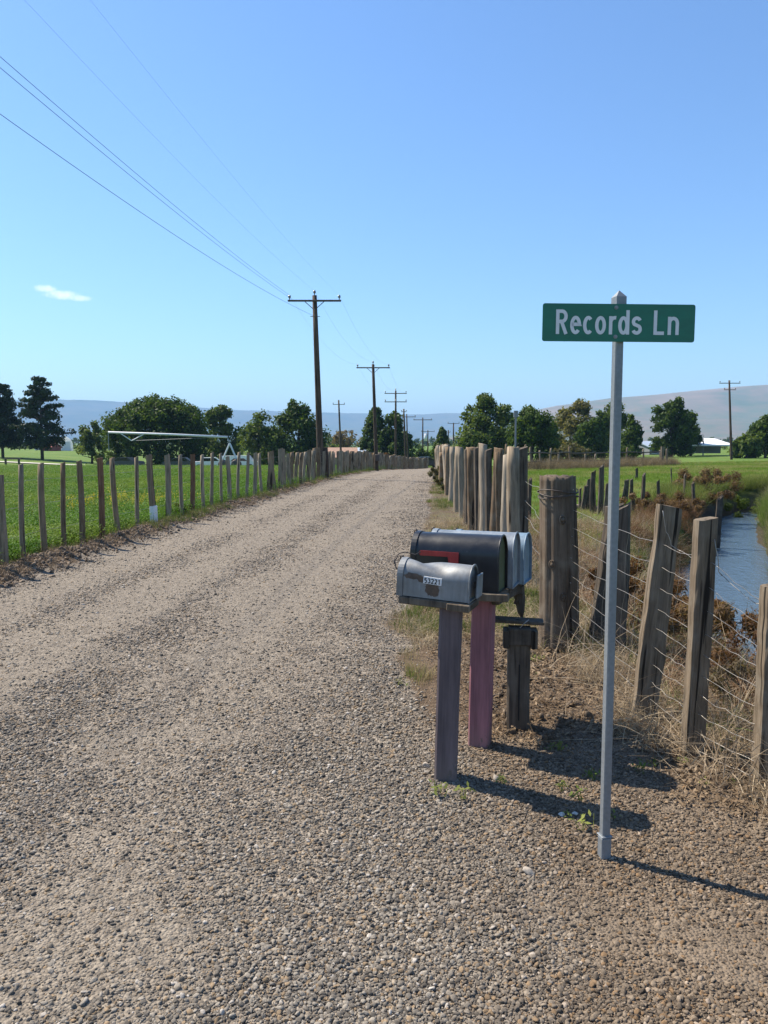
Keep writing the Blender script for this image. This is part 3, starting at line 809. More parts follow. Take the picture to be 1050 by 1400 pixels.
# clods and torn soil between the gravel and the wire fence
X = rng.uniform(.4, 3.0, 9000); Y = rng.uniform(2.6, 9, 9000)
kk = (X > FENCE_R(Y) - .9) & (X < FENCE_R(Y) + .7) & (road_mask(X, Y) < .6); X, Y = X[kk], Y[kk]; nk = len(X)
s = np.clip(np.exp(rng.normal(-4.6, .6, nk)), .004, .035)
scatter('soil_clods', np.stack([X, Y, terrain(X, Y) + s * .2], 1), rng.normal(0, 1.2, (nk, 3)), np.stack([s * 1.3, s, s], 1), tint_(nk, (.06, .044, .03), (.21, .158, .108)), STONES)
# clods of scraped dirt and dead stalks below the left fence
Y = rng.uniform(7.5, 40, 9000) ** 1.0; Y = 7.5 + (Y - 7.5) * rng.random(9000)
X = np.interp(Y, *EDGE_L) - .25 + rng.normal(0, .22, 9000)
s = np.exp(rng.normal(-4.3, .55, 9000)); s = np.clip(s, .005, .04)
CLOD = [stone_src('dirt_clod', 2, s_ + 30, M['i_stone']) for s_ in range(4)]
scatter('dirt_clods', np.stack([X, Y, terrain(X, Y) + s * .2], 1), rng.normal(0, 1.2, (9000, 3)), np.stack([s * 1.4, s, s], 1), tint_(9000, (.11, .08, .055), (.27, .205, .145)), CLOD)
ch = [ground_scatter('', X, Y, rng.random(9000) < .10, STRAW, .3, .7, (.10, .065, .04), (.30, .22, .13), 0, .02, 1.2)]
multi('dead_stalks', ch, STRAW)
#OBJECTS
# ------------------------------------------------------------------ posts and fences
def post_mesh(name, mat, h, w, d, shape='round', rings=7, seed=0, taper=.06, bow=.02, slant=.05, rough=.05, below=.25, sides=10):
    r = np.random.default_rng(seed)
    if shape == 'round':
        a = np.arange(sides) * 2 * PI / sides
        prof = np.stack([np.cos(a), np.sin(a)], 1) * (1 + r.normal(0, rough, sides))[:, None] * .5
    elif shape == 'half':
        a = np.linspace(0, PI, sides - 2); prof = np.stack([np.cos(a), np.sin(a) * .9 - .35], 1) * .5
        prof = np.concatenate([prof, [[-.5, -.3], [.5, -.3]]])[: sides]
        prof = np.concatenate([np.stack([np.cos(a), np.sin(a) * .9 - .3], 1) * .5], 0)
    else:
        b = .09
        prof = np.array([(-.5 + b, -.5), (.5 - b, -.5), (.5, -.5 + b), (.5, .5 - b), (.5 - b, .5), (-.5 + b, .5), (-.5, .5 - b), (-.5, -.5 + b)])
        prof *= (1 + r.normal(0, rough * .5, 8))[:, None]
    ns = len(prof)
    zs = np.concatenate([[-below], np.linspace(0, h, rings)])
    ph = r.random() * 6; V = []
    for i, z in enumerate(zs):
        t = max(z, 0) / h
        k = 1 - taper * t + r.normal(0, rough * .25)
        cx = bow * math.sin(t * 3.0 + ph) - bow * math.sin(ph); cy = bow * math.cos(t * 2.3 + ph) - bow * math.cos(ph)
        p = prof * np.array([w, d]) * k * (1 + r.normal(0, rough * .3, (ns, 1)))
        for (x, y) in p:
            zz = z
            if i == len(zs) - 1: zz = z + slant * (x / w) + r.normal(0, abs(slant) * .15)
            V.append((x + cx, y + cy, zz))
    V.append((np.mean([v[0] for v in V[-ns:]]), np.mean([v[1] for v in V[-ns:]]), h + r.normal(0, .004)))
    f = []
    for i in range(len(zs) - 1):
        for k in range(ns):
            j = (k + 1) % ns
            f.append((i * ns + k, i * ns + j, (i + 1) * ns + j, (i + 1) * ns + k))
    b = (len(zs) - 1) * ns
    for k in range(ns): f.append((b + k, b + (k + 1) % ns, len(V) - 1))
    mb = MB(); mb.add(V, f)
    return mb.mesh(name, M[mat] if isinstance(mat, str) else mat, shape == 'round')
def put_post(name, me, parent, x, y, rz=0, lean=(0, 0), s=(1, 1, 1), z=None):
    z = Tz(x, y) if z is None else z
    return link(name, me, parent, (x, y, z), (lean[0], lean[1], rz), s)

# --- left roadside fence
lf = empty('stake_fence', label='long fence of thin upright wooden stakes along the left edge of the gravel road', cat='fence')
stk = [post_mesh('post', 'post', 1.34, .095, .09, ('round', 'square')[s % 2], 7, s + 1, .08, .02, .03, .07) for s in range(6)]
stk_r = post_mesh('post', 'post_red', 1.40, .11, .10, 'square', 7, 31, .04, .012, .02, .05)
near_px = [0, 26, 55, 82, 108, 135, 161, 186, 207, 228, 246, 263, 277, 289, 302, 313, 326, 337, 348, 356, 367, 375, 382, 388, 395, 400, 405, 410, 416, 421, 426]
tops = {0: 650, 26: 635, 55: 634, 82: 633, 108: 630, 135: 626, 161: 626, 186: 625, 207: 622, 228: 622, 246: 622, 263: 621, 277: 622, 289: 619, 302: 620, 313: 624, 326: 618, 337: 619, 348: 619}
left_pts = []
for i, px in enumerate(near_px):
    D = -6238.0 / (px - 618.0)
    left_pts.append((float(FENCE_L(D)) + rnd.uniform(-.03, .03), D, px))
D = left_pts[-1][1]
k = 0
while D < 99:
    D += rnd.uniform(.52, .72) if D < 45 else rnd.uniform(.62, .85)
    left_pts.append((float(FENCE_L(D)) + rnd.uniform(-.06, .06), D, None)); k += 1
for yb_ in (9.6, 9.1, 8.5, 7.9):
    left_pts.insert(0, (float(FENCE_L(yb_)), yb_, None))
for i, (x, y, px) in enumerate(left_pts):
    z = Tz(x, y) - .02
    if px in tops:
        h = P(px, tops[px], y).z - z
    else: h = rnd.uniform(1.20, 1.40)
    red = px in (135, 263)
    me = stk_r if red else stk[rnd.randrange(6)]
    base_h = 1.40 if red else 1.34
    wd = rnd.uniform(.80, 1.08) if y < 24 else rnd.uniform(1.3, 2.0)
    if y > 42: wd *= rnd.uniform(1.35, 1.8)
    o = put_post('post', me, lf, x, y, rnd.uniform(-.3, .3), (rnd.uniform(-.02, .02), rnd.uniform(-.035, .035) + (.0)), (wd, wd if y < 24 else rnd.uniform(.8, 1.2), h / base_h), z)
    if red: o['label'] = 'reddish brown stake'
    if px == 207:
        o['label'] = 'stake with a white painted foot'
        mb = MB(); s_ = .056 * wd
        mb.box((0, 0, .21), (2 * s_, 2 * s_, .36), None, .01)
        mb.build('white_foot', M['label_white'], o, scale if False else False) if False else link('painted_foot', mb.mesh('painted_foot', M['label_white']), o, scl=(1 / wd, 1 / wd, 1))
def wire_obj(parent, pts, rad, name='wire', mat='wire', n_=4, sag=0.0, wob=0.0, seed=0, sub=6):
    r = random.Random(seed); q = []
    for a, b in zip(pts[:-1], pts[1:]):
        a, b = Vector(a), Vector(b)
        for i in range(sub):
            t = i / sub; p = a.lerp(b, t); p.z -= sag * 4 * t * (1 - t)
            if i: p += Vector((r.gauss(0, wob), r.gauss(0, wob), r.gauss(0, wob)))
            q.append(p)
    q.append(Vector(pts[-1]))
    return MB().tube(q, rad, n_).build(name, M[mat], parent, True)
lw = [p for p in left_pts if p[1] < 60][::2]
for hh in (.35, .75, 1.1):
    wire_obj(lf, [(x - .05, y, Tz(x, y) + hh) for x, y, _ in lw], .0022, sub=2, sag=.01, seed=int(hh * 100))

# --- tall palisade on the right
rf = empty('palisade_fence', label='tall close-set palisade of round weathered poles right of the road behind the mailboxes', cat='fence')
pal = [post_mesh('post', ('post_tan', 'post')[s % 2], 1.62, .17, .16, 'round', 8, s + 60, .08, .025, .03, .09, sides=12) for s in range(6)]
pal_thin = post_mesh('post', 'post', 1.62, .06, .06, 'round', 7, 88, .1, .03, .02, .08)
pal_d = post_mesh('post', 'post_dark', 1.62, .13, .10, 'square', 7, 89, .05, .02, .05, .08)
for (px, D, top, w, kind, ln) in ((704, 9.0, 612, 1.05, 2, .01), (690, 10.0, 621, .62, 0, 0), (675, 11.0, 613, 1.0, 1, 0), (661, 12.4, 607, .92, 4, -.01), (646, 14.0, 612, 1.05, 5, 0), (637, 15.6, 612, .9, 1, 0), (631, 17.0, 612, .75, 3, 0), (625, 18.7, 611, 1.15, 2, 0), (617, 21.3, 611, 1.1, 0, 0), (611.5, 24.5, 611, 1.0, 1, 0)):
    g = gx(px, D); h = P(px, top, D).z - g.z
    put_post('post', pal[kind], rf, g.x, g.y, rnd.random() * 6, (0, ln), (w, w, h / 1.62), g.z)
for (px, D, top, me, s_, ln) in ((714, 9.25, 613, pal_d, .9, 0.0), (655, 12.6, 609, pal_thin, 1.0, .055), (668, 11.9, 615, pal_d, .75, 0), (698, 9.8, 668, pal_thin, .9, 0), (653, 13.1, 612, pal_d, .8, 0), (640, 15.0, 614, pal_d, .9, 0), (682, 10.6, 618, pal_thin, .9, .0)):
    g = gx(px, D); h = P(px, top, D).z - g.z
    o = put_post('post', me, rf, g.x, g.y, .3, (0, ln), (s_, s_, h / 1.62), g.z)
D = 25.8
while D < 86:
    X = float(FENCE_R(D)) + rnd.uniform(-.06, .06); w = rnd.uniform(.85, 1.3)
    put_post('post', pal[rnd.randrange(6)], rf, X, D, rnd.random() * 6, (rnd.uniform(-.02, .02), rnd.uniform(-.02, .02)), (w, w, rnd.uniform(.90, 1.02)))
    D += rnd.uniform(.65, .95)
g = gx(603.5, 30); put_post('post', pal[3], rf, g.x, g.y, 1, (0, 0), (1.5, 1.5, .80))
# bare metal rod rising behind the palisade
rod = MB().tube([(0, 0, -.2), (0, 0, 2.05)], .012, 6).tube([(0, 0, 1.98), (0, 0, 2.06)], .03, 6)
g = gx(702, 9.6); tag(rod.build('metal_rod', M['galv'], None, loc=g), 'thin metal rod standing just behind the nearest tall palisade pole', 'rod')

# --- near wire fence on the right
nf_ = empty('wire_fence', label='woven wire fence on thick leaning wooden posts beside the creek', cat='fence')
def lean_post(name, me, parent, base_px, top_px, h0, rz, label=None, s=(1, 1), D=None):
    b = gp(*base_px) if D is None else gx(base_px[0], D)
    b.z = Tz(b.x, b.y) - .01
    ztop = P(top_px[0], top_px[1], b.y).z
    tx = P(top_px[0], top_px[1], b.y).x
    L = math.hypot(ztop - b.z, tx - b.x)
    o = link(name, me, parent, b, (0, math.atan2(tx - b.x, ztop - b.z), 0), (s[0], s[1], L / h0))
    o.rotation_euler = (Matrix.Rotation(math.atan2(tx - b.x, ztop - b.z), 3, 'Y') @ Matrix.Rotation(rz, 3, 'Z')).to_euler()
    if label: o['label'] = label
    return o, b, Vector((tx, b.y, ztop))
# the thick corner post gets a finely cracked surface
def big_post():
    r = np.random.default_rng(4); sides, rings = 44, 40; h = 1.40
    V = []; zs = np.concatenate([[-.3], np.linspace(0, h, rings)])
    a = np.arange(sides) * 2 * PI / sides
    groove = np.zeros(sides)
    for gpos, gw, gd in ((4.0, .09, .022), (5.0, .07, .020), (4.55, .05, .012), (3.4, .08, .016), (5.7, .06, .014), (1.2, .1, .02), (2.4, .08, .02)):
        dd = np.abs((a - gpos + PI) % (2 * PI) - PI); groove += gd * np.exp(-(dd / gw) ** 2)
    for i, z in enumerate(zs):
        t = max(z, 0) / h
        R0 = .148 + .018 * (1 - t) ** 2 - .010 * t
        rad = R0 + .006 * np.sin(2 * a + 3 * t) + .005 * np.sin(3 * a + 1.0) + .004 * (fbm(a * 3 + 10, np.full(sides, z * 5), 1, 5) - .5) - groove * (0.5 + .9 * vnoise(a * 2 + 3, np.full(sides, z * 2.2), 8))
        wx = .006 * math.sin(z * 3.1)
        for q in range(sides):
            zz = z
            if i == len(zs) - 1: zz = z + .02 * (vnoise(np.array([a[q] * 2.5]), np.array([1.0]), 4)[0] - .5) - groove[q] * .9
            V.append((rad[q] * math.cos(a[q]) + wx, rad[q] * math.sin(a[q]), zz))
    f = []
    for i in range(len(zs) - 1):
        for q in range(sides):
            j = (q + 1) % sides; f.append((i * sides + q, i * sides + j, (i + 1) * sides + j, (i + 1) * sides + q))
    b = (len(zs) - 1) * sides; V.append((0, 0, h - .012))
    for q in range(sides): f.append((b + q, b + (q + 1) % sides, len(V) - 1))
    return MB().add(V, f).mesh('corner_post', M['post_big'], True)
M['post_big'] = wood_mat('thick_old_post_wood', [(0, (0.125, 0.092, 0.064)), (1, (0.145, 0.108, 0.076))], .8, .012, wear=.35)
bpo, bA, tA = lean_post('corner_post', big_post(), nf_, (763, 884), (763, 651), 1.40, 0, 'very thick round old corner post with cracks and knots')
for (ang, z) in ((-1.55, 1.06), (-1.50, .44), (-2.1, .7)):
    kb = MB(); rr_ = .150; kc = Vector((rr_ * math.cos(ang), rr_ * math.sin(ang), z)); t_ = Vector((-math.sin(ang), math.cos(ang), 0))
    ring = [kc + t_ * .024 * math.cos(q) + Vector((0, 0, .034 * math.sin(q))) for q in np.linspace(0, 2 * PI, 15)]
    kb.tube(ring, .006, 6, False)
    kb.tube([kc - Vector((math.cos(ang), math.sin(ang), 0)) * .012, kc + Vector((math.cos(ang), math.sin(ang), 0)) * .006], [.024, .016], 10)
    kb.build('knot', M['post_big'], bpo, True)
for j, z in enumerate((1.285, 1.255, 1.24)):
    ring = [Vector(((.158 + .004 * math.sin(5 * q + j)) * math.cos(q), (.158 + .004 * math.cos(4 * q)) * math.sin(q), z + .014 * math.sin(q * 2 + j * 2))) for q in np.linspace(0, 2 * PI, 33)]
    MB().tube(ring, .0045, 6, False).build('wire_wrap', M['steel'], bpo, True)
mA = bA
slabB = post_mesh('post', 'post_dark', 1.2, .13, .11, 'square', 9, 201, .1, .015, .06, .12)
lean_post('post', slabB, nf_, (817, 884), (836, 690), 1.2, .2, 'dark leaning brace stake')
lean_post('post', slabB, nf_, (843, 902), (847, 693), 1.2, -.5, s=(.9, .9))
slabC = post_mesh('post', 'plank_grey', 1.3, .132, .10, 'square', 14, 210, .03, .014, -.03, .12)
slabD = post_mesh('post', 'plank_grey', 1.3, .098, .092, 'square', 14, 213, .02, .010, .015, .09)
oC, bC, tC = lean_post('post', slabC, nf_, (880, 982), (909, 692), 1.3, -.02)
oD, bD, tD = lean_post('post', slabD, nf_, (946, 1030), (970, 709), 1.3, 0.0)
oE, bE, tE = lean_post('post', slabD, nf_, (1046, 1068), (1066, 800), 1.3, 0.0, s=(1.1, 1.1))
bF = Vector((2.75, 3.05, Tz(2.75, 3.05))); put_post('post', slabD, nf_, bF.x, bF.y, .2, (0, .08)); tF = bF + Vector((.1, 0, 1.25))
bP = gx(704, 9.0)
path = [(bP + Vector((.1, -.03, 0)), bP + Vector((.1, -.03, 1.3))), (bA + Vector((.05, -.16, 0)), bA + Vector((.06, -.16, 1.30))), (bC + Vector((.0, -.08, 0)), tC + Vector((.0, -.08, -.06))), (bD + Vector((.0, -.075, 0)), tD + Vector((0, -.075, -.06))), (bE + Vector((0, -.075, 0)), tE + Vector((0, -.075, 0))), (bF + Vector((0, -.07, 0)), tF)]
HS = [.06, .15, .25, .35, .45, .56, .67, .79, .91, 1.04]
def along(i, hh):
    a, b = path[i]; return a.lerp(b, min(hh / 1.2, 1.05))
for wi, hh in enumerate(HS):
    wire_obj(nf_, [along(i, hh) for i in range(1, 6)], .0016, sag=.012, wob=.0035, seed=wi, sub=9)
for wi, hh in enumerate((1.13, .92, .55, .75)):
    wire_obj(nf_, [along(0, hh), along(1, hh * (.92 if wi else 1.05))], .0024, sag=.05, wob=.012, seed=40 + wi, sub=9)
wire_obj(nf_, [tC + Vector((-.04, -.08, -.02)), along(2, 1.05) + Vector((.06, 0, -.03)), along(3, 1.16), along(3, 1.0) + Vector((.05, 0, -.02)), along(4, 1.1)], .0022, sag=.05, wob=.006, seed=71, sub=7)
vb = MB()
for i in range(1, 5):
    L = (path[i][0] - path[i + 1][0]).length; m_ = max(2, int(L / .16))
    for q in range(1, m_):
        t = q / m_; pts = []
        for hh in HS:
            p = along(i, hh).lerp(along(i + 1, hh), t); p.z -= .012 * 4 * t * (1 - t)
            pts.append(p + Vector((rnd.gauss(0, .006), rnd.gauss(0, .006), 0)))
        if rnd.random() < .85: vb.tube(pts, .0010, 3, False)
tag(vb.build('stay_wires', M['wire'], nf_, True), kind='stuff')
# broken stub fence at the creek bank
of = empty('derelict_fence', label='derelict row of dark broken stakes and slabs standing in the pasture by the creek', cat='fence')
dk = [post_mesh('stake', 'post_dark', 1.0, .15, .06, 'square', 6, s + 300, .25, .02, .12, .12) for s in range(4)]
for (px, top, D, w, ln) in ((798, 664, 18.6, 1.0, .05), (804, 655, 18.8, .9, .02), (811, 645, 18.0, 1.0, 0), (820, 637, 17.6, 1.0, .02), (827, 660, 17.2, .9, .12), (793, 668, 19.0, .5, .02), (854, 656, 22, 1.15, 0), (865, 674, 18, .75, 0), (877, 648, 17.4, .65, .03), (870, 640, 36, 1.0, 0), (900, 657, 20, .65, .0), (918, 640, 27, .35, -.03), (934, 649, 20.5, .3, .03), (948, 660, 19, .6, -.05), (978, 680, 17.5, 1.25, .0), (723, 655, 16, .7, 0), (908, 685, 18.5, .3, .9), (862, 655, 22.5, .8, .0)):
    g = gx(px, D); h = P(px, top, D).z - g.z
    put_post('stake', dk[rnd.randrange(4)], of, g.x, g.y, rnd.uniform(-.4, .4), (rnd.uniform(-.04, .04), ln), (w, 1, max(h, .3)), g.z)
# far rail fence across the pasture
ff = empty('rail_fence', label='distant grey post and rail fence across the far side of the pasture', cat='fence')
fp = post_mesh('post', 'post', 1.2, .16, .14, 'round', 5, 400, .05, .02, .03, .05)
fpts = []
for i, px in enumerate((690, 706, 716, 727, 740, 751, 763, 780, 800, 813, 835, 856, 880, 903)):
    D = np.interp(px, [690, 903], [54, 72]); g = gx(px, D); fpts.append(g)
    put_post('post', fp, ff, g.x, g.y, 0, (rnd.uniform(-.06, .06), rnd.uniform(-.08, .08)), (1, 1, rnd.uniform(.95, 1.6)), g.z)
for zz, lo in ((1.28, .05), (.62, -.1)):
    for a, b in zip(fpts[:-1], fpts[1:]):
        MB().tube([a + Vector((0, -.1, zz + rnd.uniform(-.06, .06))), b + Vector((0, -.1, zz + rnd.uniform(-.06, .06)))], .055, 5).build('rail', M['plank_grey'], ff)
gpst = gx(905, 70); mb = MB(); mb.box((0, 0, .85), (.24, .22, 1.8)); mb.box((.42, 0, .75), (.16, .2, 1.6))
tag(mb.build('gate_post', M['plank_grey'], None, loc=gpst), 'pale paired gate posts at the right end of the distant rail fence', 'gate post')

# ------------------------------------------------------------------ mailboxes
TH = R(21)                                  # the rear of each box swings towards the camera
RX = Vector((math.cos(TH), -math.sin(TH), 0)); RY = Vector((math.sin(TH), math.cos(TH), 0))
def shell(L, W, H, t=.004, nseg=20, nl=18, dent=None):
    """domed tube, front at -L/2, rear at +L/2, open at both ends, with wall thickness"""
    def prof(w, h, z0):
        rr = w / 2
        p = [(-rr, z0), (-rr, z0 + (h - rr) * .5)]
        for q in np.linspace(PI, 0, nseg): p.append((rr * math.cos(q), h - rr + rr * math.sin(q)))
        p += [(rr, z0 + (h - rr) * .5), (rr, z0)]
        for q in np.linspace(1, -1, 5)[1:-1]: p.append((rr * q, z0))
        return p
    po, pi_ = prof(W, H, 0), prof(W - 2 * t, H - t, t)
    n_ = len(po); V = []
    for pr in (po, pi_):
        for x in np.linspace(-L / 2, L / 2, nl):
            for (y, z) in pr:
                v = Vector((x, y, z))
                if dent is not None: v = dent(v)
                V.append(tuple(v))
    f = []
    for s_, off in ((0, 0), (1, n_ * nl)):
        for i in range(nl - 1):
            for k in range(n_):
                j = (k + 1) % n_; q = (off + i * n_ + k, off + i * n_ + j, off + (i + 1) * n_ + j, off + (i + 1) * n_ + k)
                f.append(q if s_ else q[::-1])
    for i in (0, nl - 1):
        for k in range(n_):
            j = (k + 1) % n_; f.append((i * n_ + k, i * n_ + j, n_ * nl + i * n_ + j, n_ * nl + i * n_ + k))
    return MB().add(V, f), po
def dome_prof(W, H, ins=0.0, z0=0.0):
    rr = W / 2 - ins
    return [(-rr, z0)] + [(rr * math.cos(q), H - W / 2 + rr * math.sin(q)) for q in np.linspace(PI, 0, 18)] + [(rr, z0)]
def autosmooth(o, ang=35):
    for p in o.data.polygons: p.use_smooth = True
    try: o.data.set_sharp_from_angle(angle=R(ang))
    except Exception: pass
def mailbox(c, L, W, H, mat, back, label, flag=False, dent=None, latch=False, plate=False, roll=0.0, dz=0.0):
    t = empty('mailbox', c, -TH + dz, label, 'mailbox', 'mailboxes beside the road')
    t.rotation_euler = (0, roll, -TH + dz)
    sh, po = shell(L, W, H, dent=dent)
    body = sh.build('body', mat, t); autosmooth(body)
    # rear wall set slightly in, with a rolled rim
    MB().prism(dome_prof(W, H, .006, .004), 'x', L / 2 - .022, L / 2 - .014).build('back_panel', back, t)
    rim = [Vector((L / 2 - .004, y, z)) for y, z in dome_prof(W, H, -.001)]
    rm_o = MB().tube(rim + [rim[0]], .0045, 6, False).build('rim', mat, t, True)
    dm = MB().prism(dome_prof(W + .012, H + .006, 0, -.002), 'x', -L / 2 - .012, -L / 2 + .018)
    door = dm.build('door', mat, t)
    MB().tube([(-L / 2 - .014, 0, H - .02), (-L / 2 - .026, 0, H - .012), (-L / 2 - .026, 0, H + .006), (-L / 2 - .01, 0, H + .010)], .005, 6).build('catch', M['steel'], door, True)
    if flag:
        x0 = -L / 2 + .035; y = -W / 2 - .008
        pr = [(x0, .200), (x0 + .012, .214), (x0 + .225, .211), (x0 + .225, .200), (x0 + .222, .122), (x0 + .175, .122), (x0 + .165, .186), (x0 + .015, .186)]
        fo = MB().prism([(a, b) for a, b in pr], 'y', y - .003, y).build('flag', M['flag'], t)
        MB().tube([(x0 + .2, y - .006, .135), (x0 + .2, y + .01, .135)], .008, 8).build('rivet', M['steel'], fo, True)
    if latch:
        pts = [(-L / 2 - .01, -.02, H * .6), (-L / 2 - .03, -.05, H * .75), (-L / 2 - .045, -.03, H * .92), (-L / 2 - .035, .0, H * 1.12), (-L / 2 - .01, .02, H * 1.16), (-L / 2 + .04, .03, H * 1.10), (-L / 2 + .06, .05, H * 1.18)]
        MB().tube(pts, .0032, 5).build('wire_latch', M['steel'], t, True)
        MB().tube([(-L / 2 - .035, 0, H * 1.12), (-L / 2 - .05, -.02, H * 1.0), (-L / 2 - .04, -.05, H * .85)], .0028, 5).build('wire_latch', M['steel'], t, True)
        MB().box((L / 2 + .018, .035, H * .40), (.010, W * .62, H * .66), None, .002).build('rear_plate', M['mb_silver'], t)
        MB().box((L / 2 + .004, .035, H * .40), (.020, .02, .03)).build('bracket', M['steel'], t)
    return t
def strip(mb, pts, w, z, xform):
    """flat stroke of width w through 2D pts, mitred"""
    pts = [Vector((a, b)) for a, b in pts]; n_ = len(pts); L = []; Rr = []
    closed = (pts[0] - pts[-1]).length < 1e-4
    for i in range(n_):
        if closed: a = pts[i] - pts[(i - 1) % (n_ - 1)] if i < n_ - 1 else pts[i] - pts[i - 1]; b = pts[(i + 1) % (n_ - 1)] - pts[i % (n_ - 1)]
        else: a = pts[i] - pts[max(i - 1, 0)]; b = pts[min(i + 1, n_ - 1)] - pts[i]
        if a.length < 1e-6: a = b
        if b.length < 1e-6: b = a
        a = a.normalized(); b = b.normalized(); t = (a + b)
        t = t.normalized() if t.length > 1e-6 else a
        k = 1 / max(.5, t.dot(a)); nn_ = Vector((-t.y, t.x)) * w * .5 * k
        L.append(pts[i] + nn_); Rr.append(pts[i] - nn_)
    v = [xform(p.x, p.y, z) for p in L] + [xform(p.x, p.y, z) for p in Rr]
    mb.add(v, [(i, i + 1, n_ + i + 1, n_ + i) for i in range(n_ - 1)])
def arc(cx, cy, rx, ry, a0, a1, k=14):
    return [(cx + rx * math.cos(R(a)), cy + ry * math.sin(R(a))) for a in np.linspace(a0, a1, k)]
DIG = {'5': [[(.50, .93), (.12, .93), (.10, .56)] + arc(.29, .32, .22, .27, 128, -140, 12)],
       '3': [arc(.28, .74, .21, .20, 150, -80, 10) , arc(.28, .31, .24, .26, 80, -150, 12)],
       '2': [arc(.29, .70, .22, .24, 160, -30, 10) + [(.10, .07), (.54, .07)]],
       '1': [[(.14, .76), (.32, .93), (.32, 0)]]}
# --- first box: small dented grey one on the purple post
b1 = gp(609, 1064); b1.z = Tz(b1.x, b1.y)
pz = P(603, 816, b1.y).z
mp1 = empty('mailbox_post', b1, 0, 'faded purple square post carrying the small grey mailbox on a plank', 'post')
def sq_post(parent, mat, h, w, lean_x, rz, seed, name='post'):
    me = post_mesh(name, mat, h, w, w, 'square', 9, seed, .0, .002, 0, .012, .25)
    o = link(name, me, parent); o.rotation_euler = (Matrix.Rotation(lean_x, 3, 'Y') @ Matrix.Rotation(rz, 3, 'Z')).to_euler(); return o
top1 = P(618, 820, b1.y)
sq_post(mp1, 'purple', top1.z - b1.z, .112, math.atan2(top1.x - b1.x, top1.z - b1.z), -.08, 500)
c1 = P(600, 815, b1.y + .02)
mb = MB(); mb.box((0, 0, -.022), (.36, .17, .036), None, .004)
pk = mb.build('plank', M['post_dark'], mp1, loc=c1 - b1, rot=(0, R(2.5), -TH)); 
MB().box((.125, -.02, -.024), (.11, .175, .034), None, .003).build('wood_block', M['plank_grey'], mp1, loc=c1 - b1, rot=(0, R(2.5), -TH))
def dent(v):
    x, y, z = v; q = Vector(v)
    if z > .085:
        d = (x + .035) * .75 + (y + .02) * 1.1
        cre = math.exp(-(d / .045) ** 2)
        q.z -= .018 * cre * max(0, (z - .085) / .085)
        q.z -= .010 * math.exp(-((x - .05) / .05) ** 2 - ((y + .03) / .05) ** 2)
    q.y += .006 * math.exp(-((x + .08) / .07) ** 2 - ((z - .09) / .05) ** 2) * (1 if y < 0 else 0)
    q.z += .002 * math.sin(x * 31) * (z / .17)
    return q
mbx1 = mailbox(c1 + Vector((-.004, 0, .0)), .352, .152, .170, M['mb_grey'], M['mb_silver'], 'small dented grey metal mailbox with rust patch and house number, nearest the camera', dent=dent, latch=True, roll=R(2.5))
pb = MB(); yy = -.152 / 2 - .004
pb.prism([(-.053, .0725), (.037, .0685), (.038, .102), (-.052, .106)], 'y', yy - .0012, yy + .005)
nplate = pb.build('number_plate', M['label_white'], mbx1)
for i, chh in enumerate('53221'):
    db = MB()
    for j, st in enumerate(DIG[chh]):
        strip(db, st, .20, j * .0001, lambda a, b, z, i=i: (-.0475 + i * .0168 + a * .0225, yy - .0024 - z, .0755 - i * .0007 + b * .0235))
    db.build('digit', M['black_ink'], nplate)
# --- second, third and fourth boxes on one plank carried by the pink post
b2 = gp(656, 1017); b2.z = Tz(b2.x, b2.y)
mp2 = empty('mailbox_post', b2, 0, 'faded pink square post carrying the black, grey and blue mailboxes', 'post')
top2 = P(663, 808, b2.y + .0)
sq_post(mp2, 'pink', top2.z - b2.z, .112, math.atan2(top2.x - b2.x, top2.z - b2.z), -.36, 510)
cB = P(629, 804, b2.y + .03); zt = cB.z
def row(k): return cB + RY * (.262 * k)
mb = MB()
for off in (-.115, .03, .175):
    pass
tl = Matrix.Rotation(-.07, 3, 'X')
mb.box((.06, .26, -.035), (.36, .80, .030), tl, .004)
mb.box((.215, .27, -.068), (.04, .72, .034), tl, .003)
mb.build('platform', M['post_dark'], mp2, loc=cB - b2, rot=(0, 0, -TH))
mb = MB(); mb.box((.17, -.115, -.021), (.24, .05, .040), None, .003)
mb.build('plank', M['plank_grey'], mp2, loc=cB - b2, rot=(0, R(-2), -TH))
hp = MB(); hp.tube([(.21, .52, -.07), (.225, .53, -.14), (.235, .52, -.22), (.24, .53, -.26)], [.040, .034, .022, .006], 7)
hp.tube([(.235, .50, -.10), (.20, .50, -.17)], [.02, .008], 6)
hp.build('broken_brace', M['post_dark'], mp2, loc=cB - b2, rot=(0, 0, -TH))
mailbox(row(0) + RX * .0, .475, .215, .300, M['mb_black'], M['mb_green'], 'large black mailbox with a red flag and dark green back panel', flag=True)
mailbox(row(1) + RX * .02 + Vector((0, 0, -.014)), .475, .215, .300, M['mb_silver'], M['mb_silver'], 'large pale grey mailbox in the middle between the black and the blue ones', dz=.02)
mailbox(row(2) + RX * .06 + Vector((0, 0, -.034)), .43, .215, .290, M['mb_blue'], M['mb_blue'], 'large light blue mailbox at the far end of the row', dz=-.02)
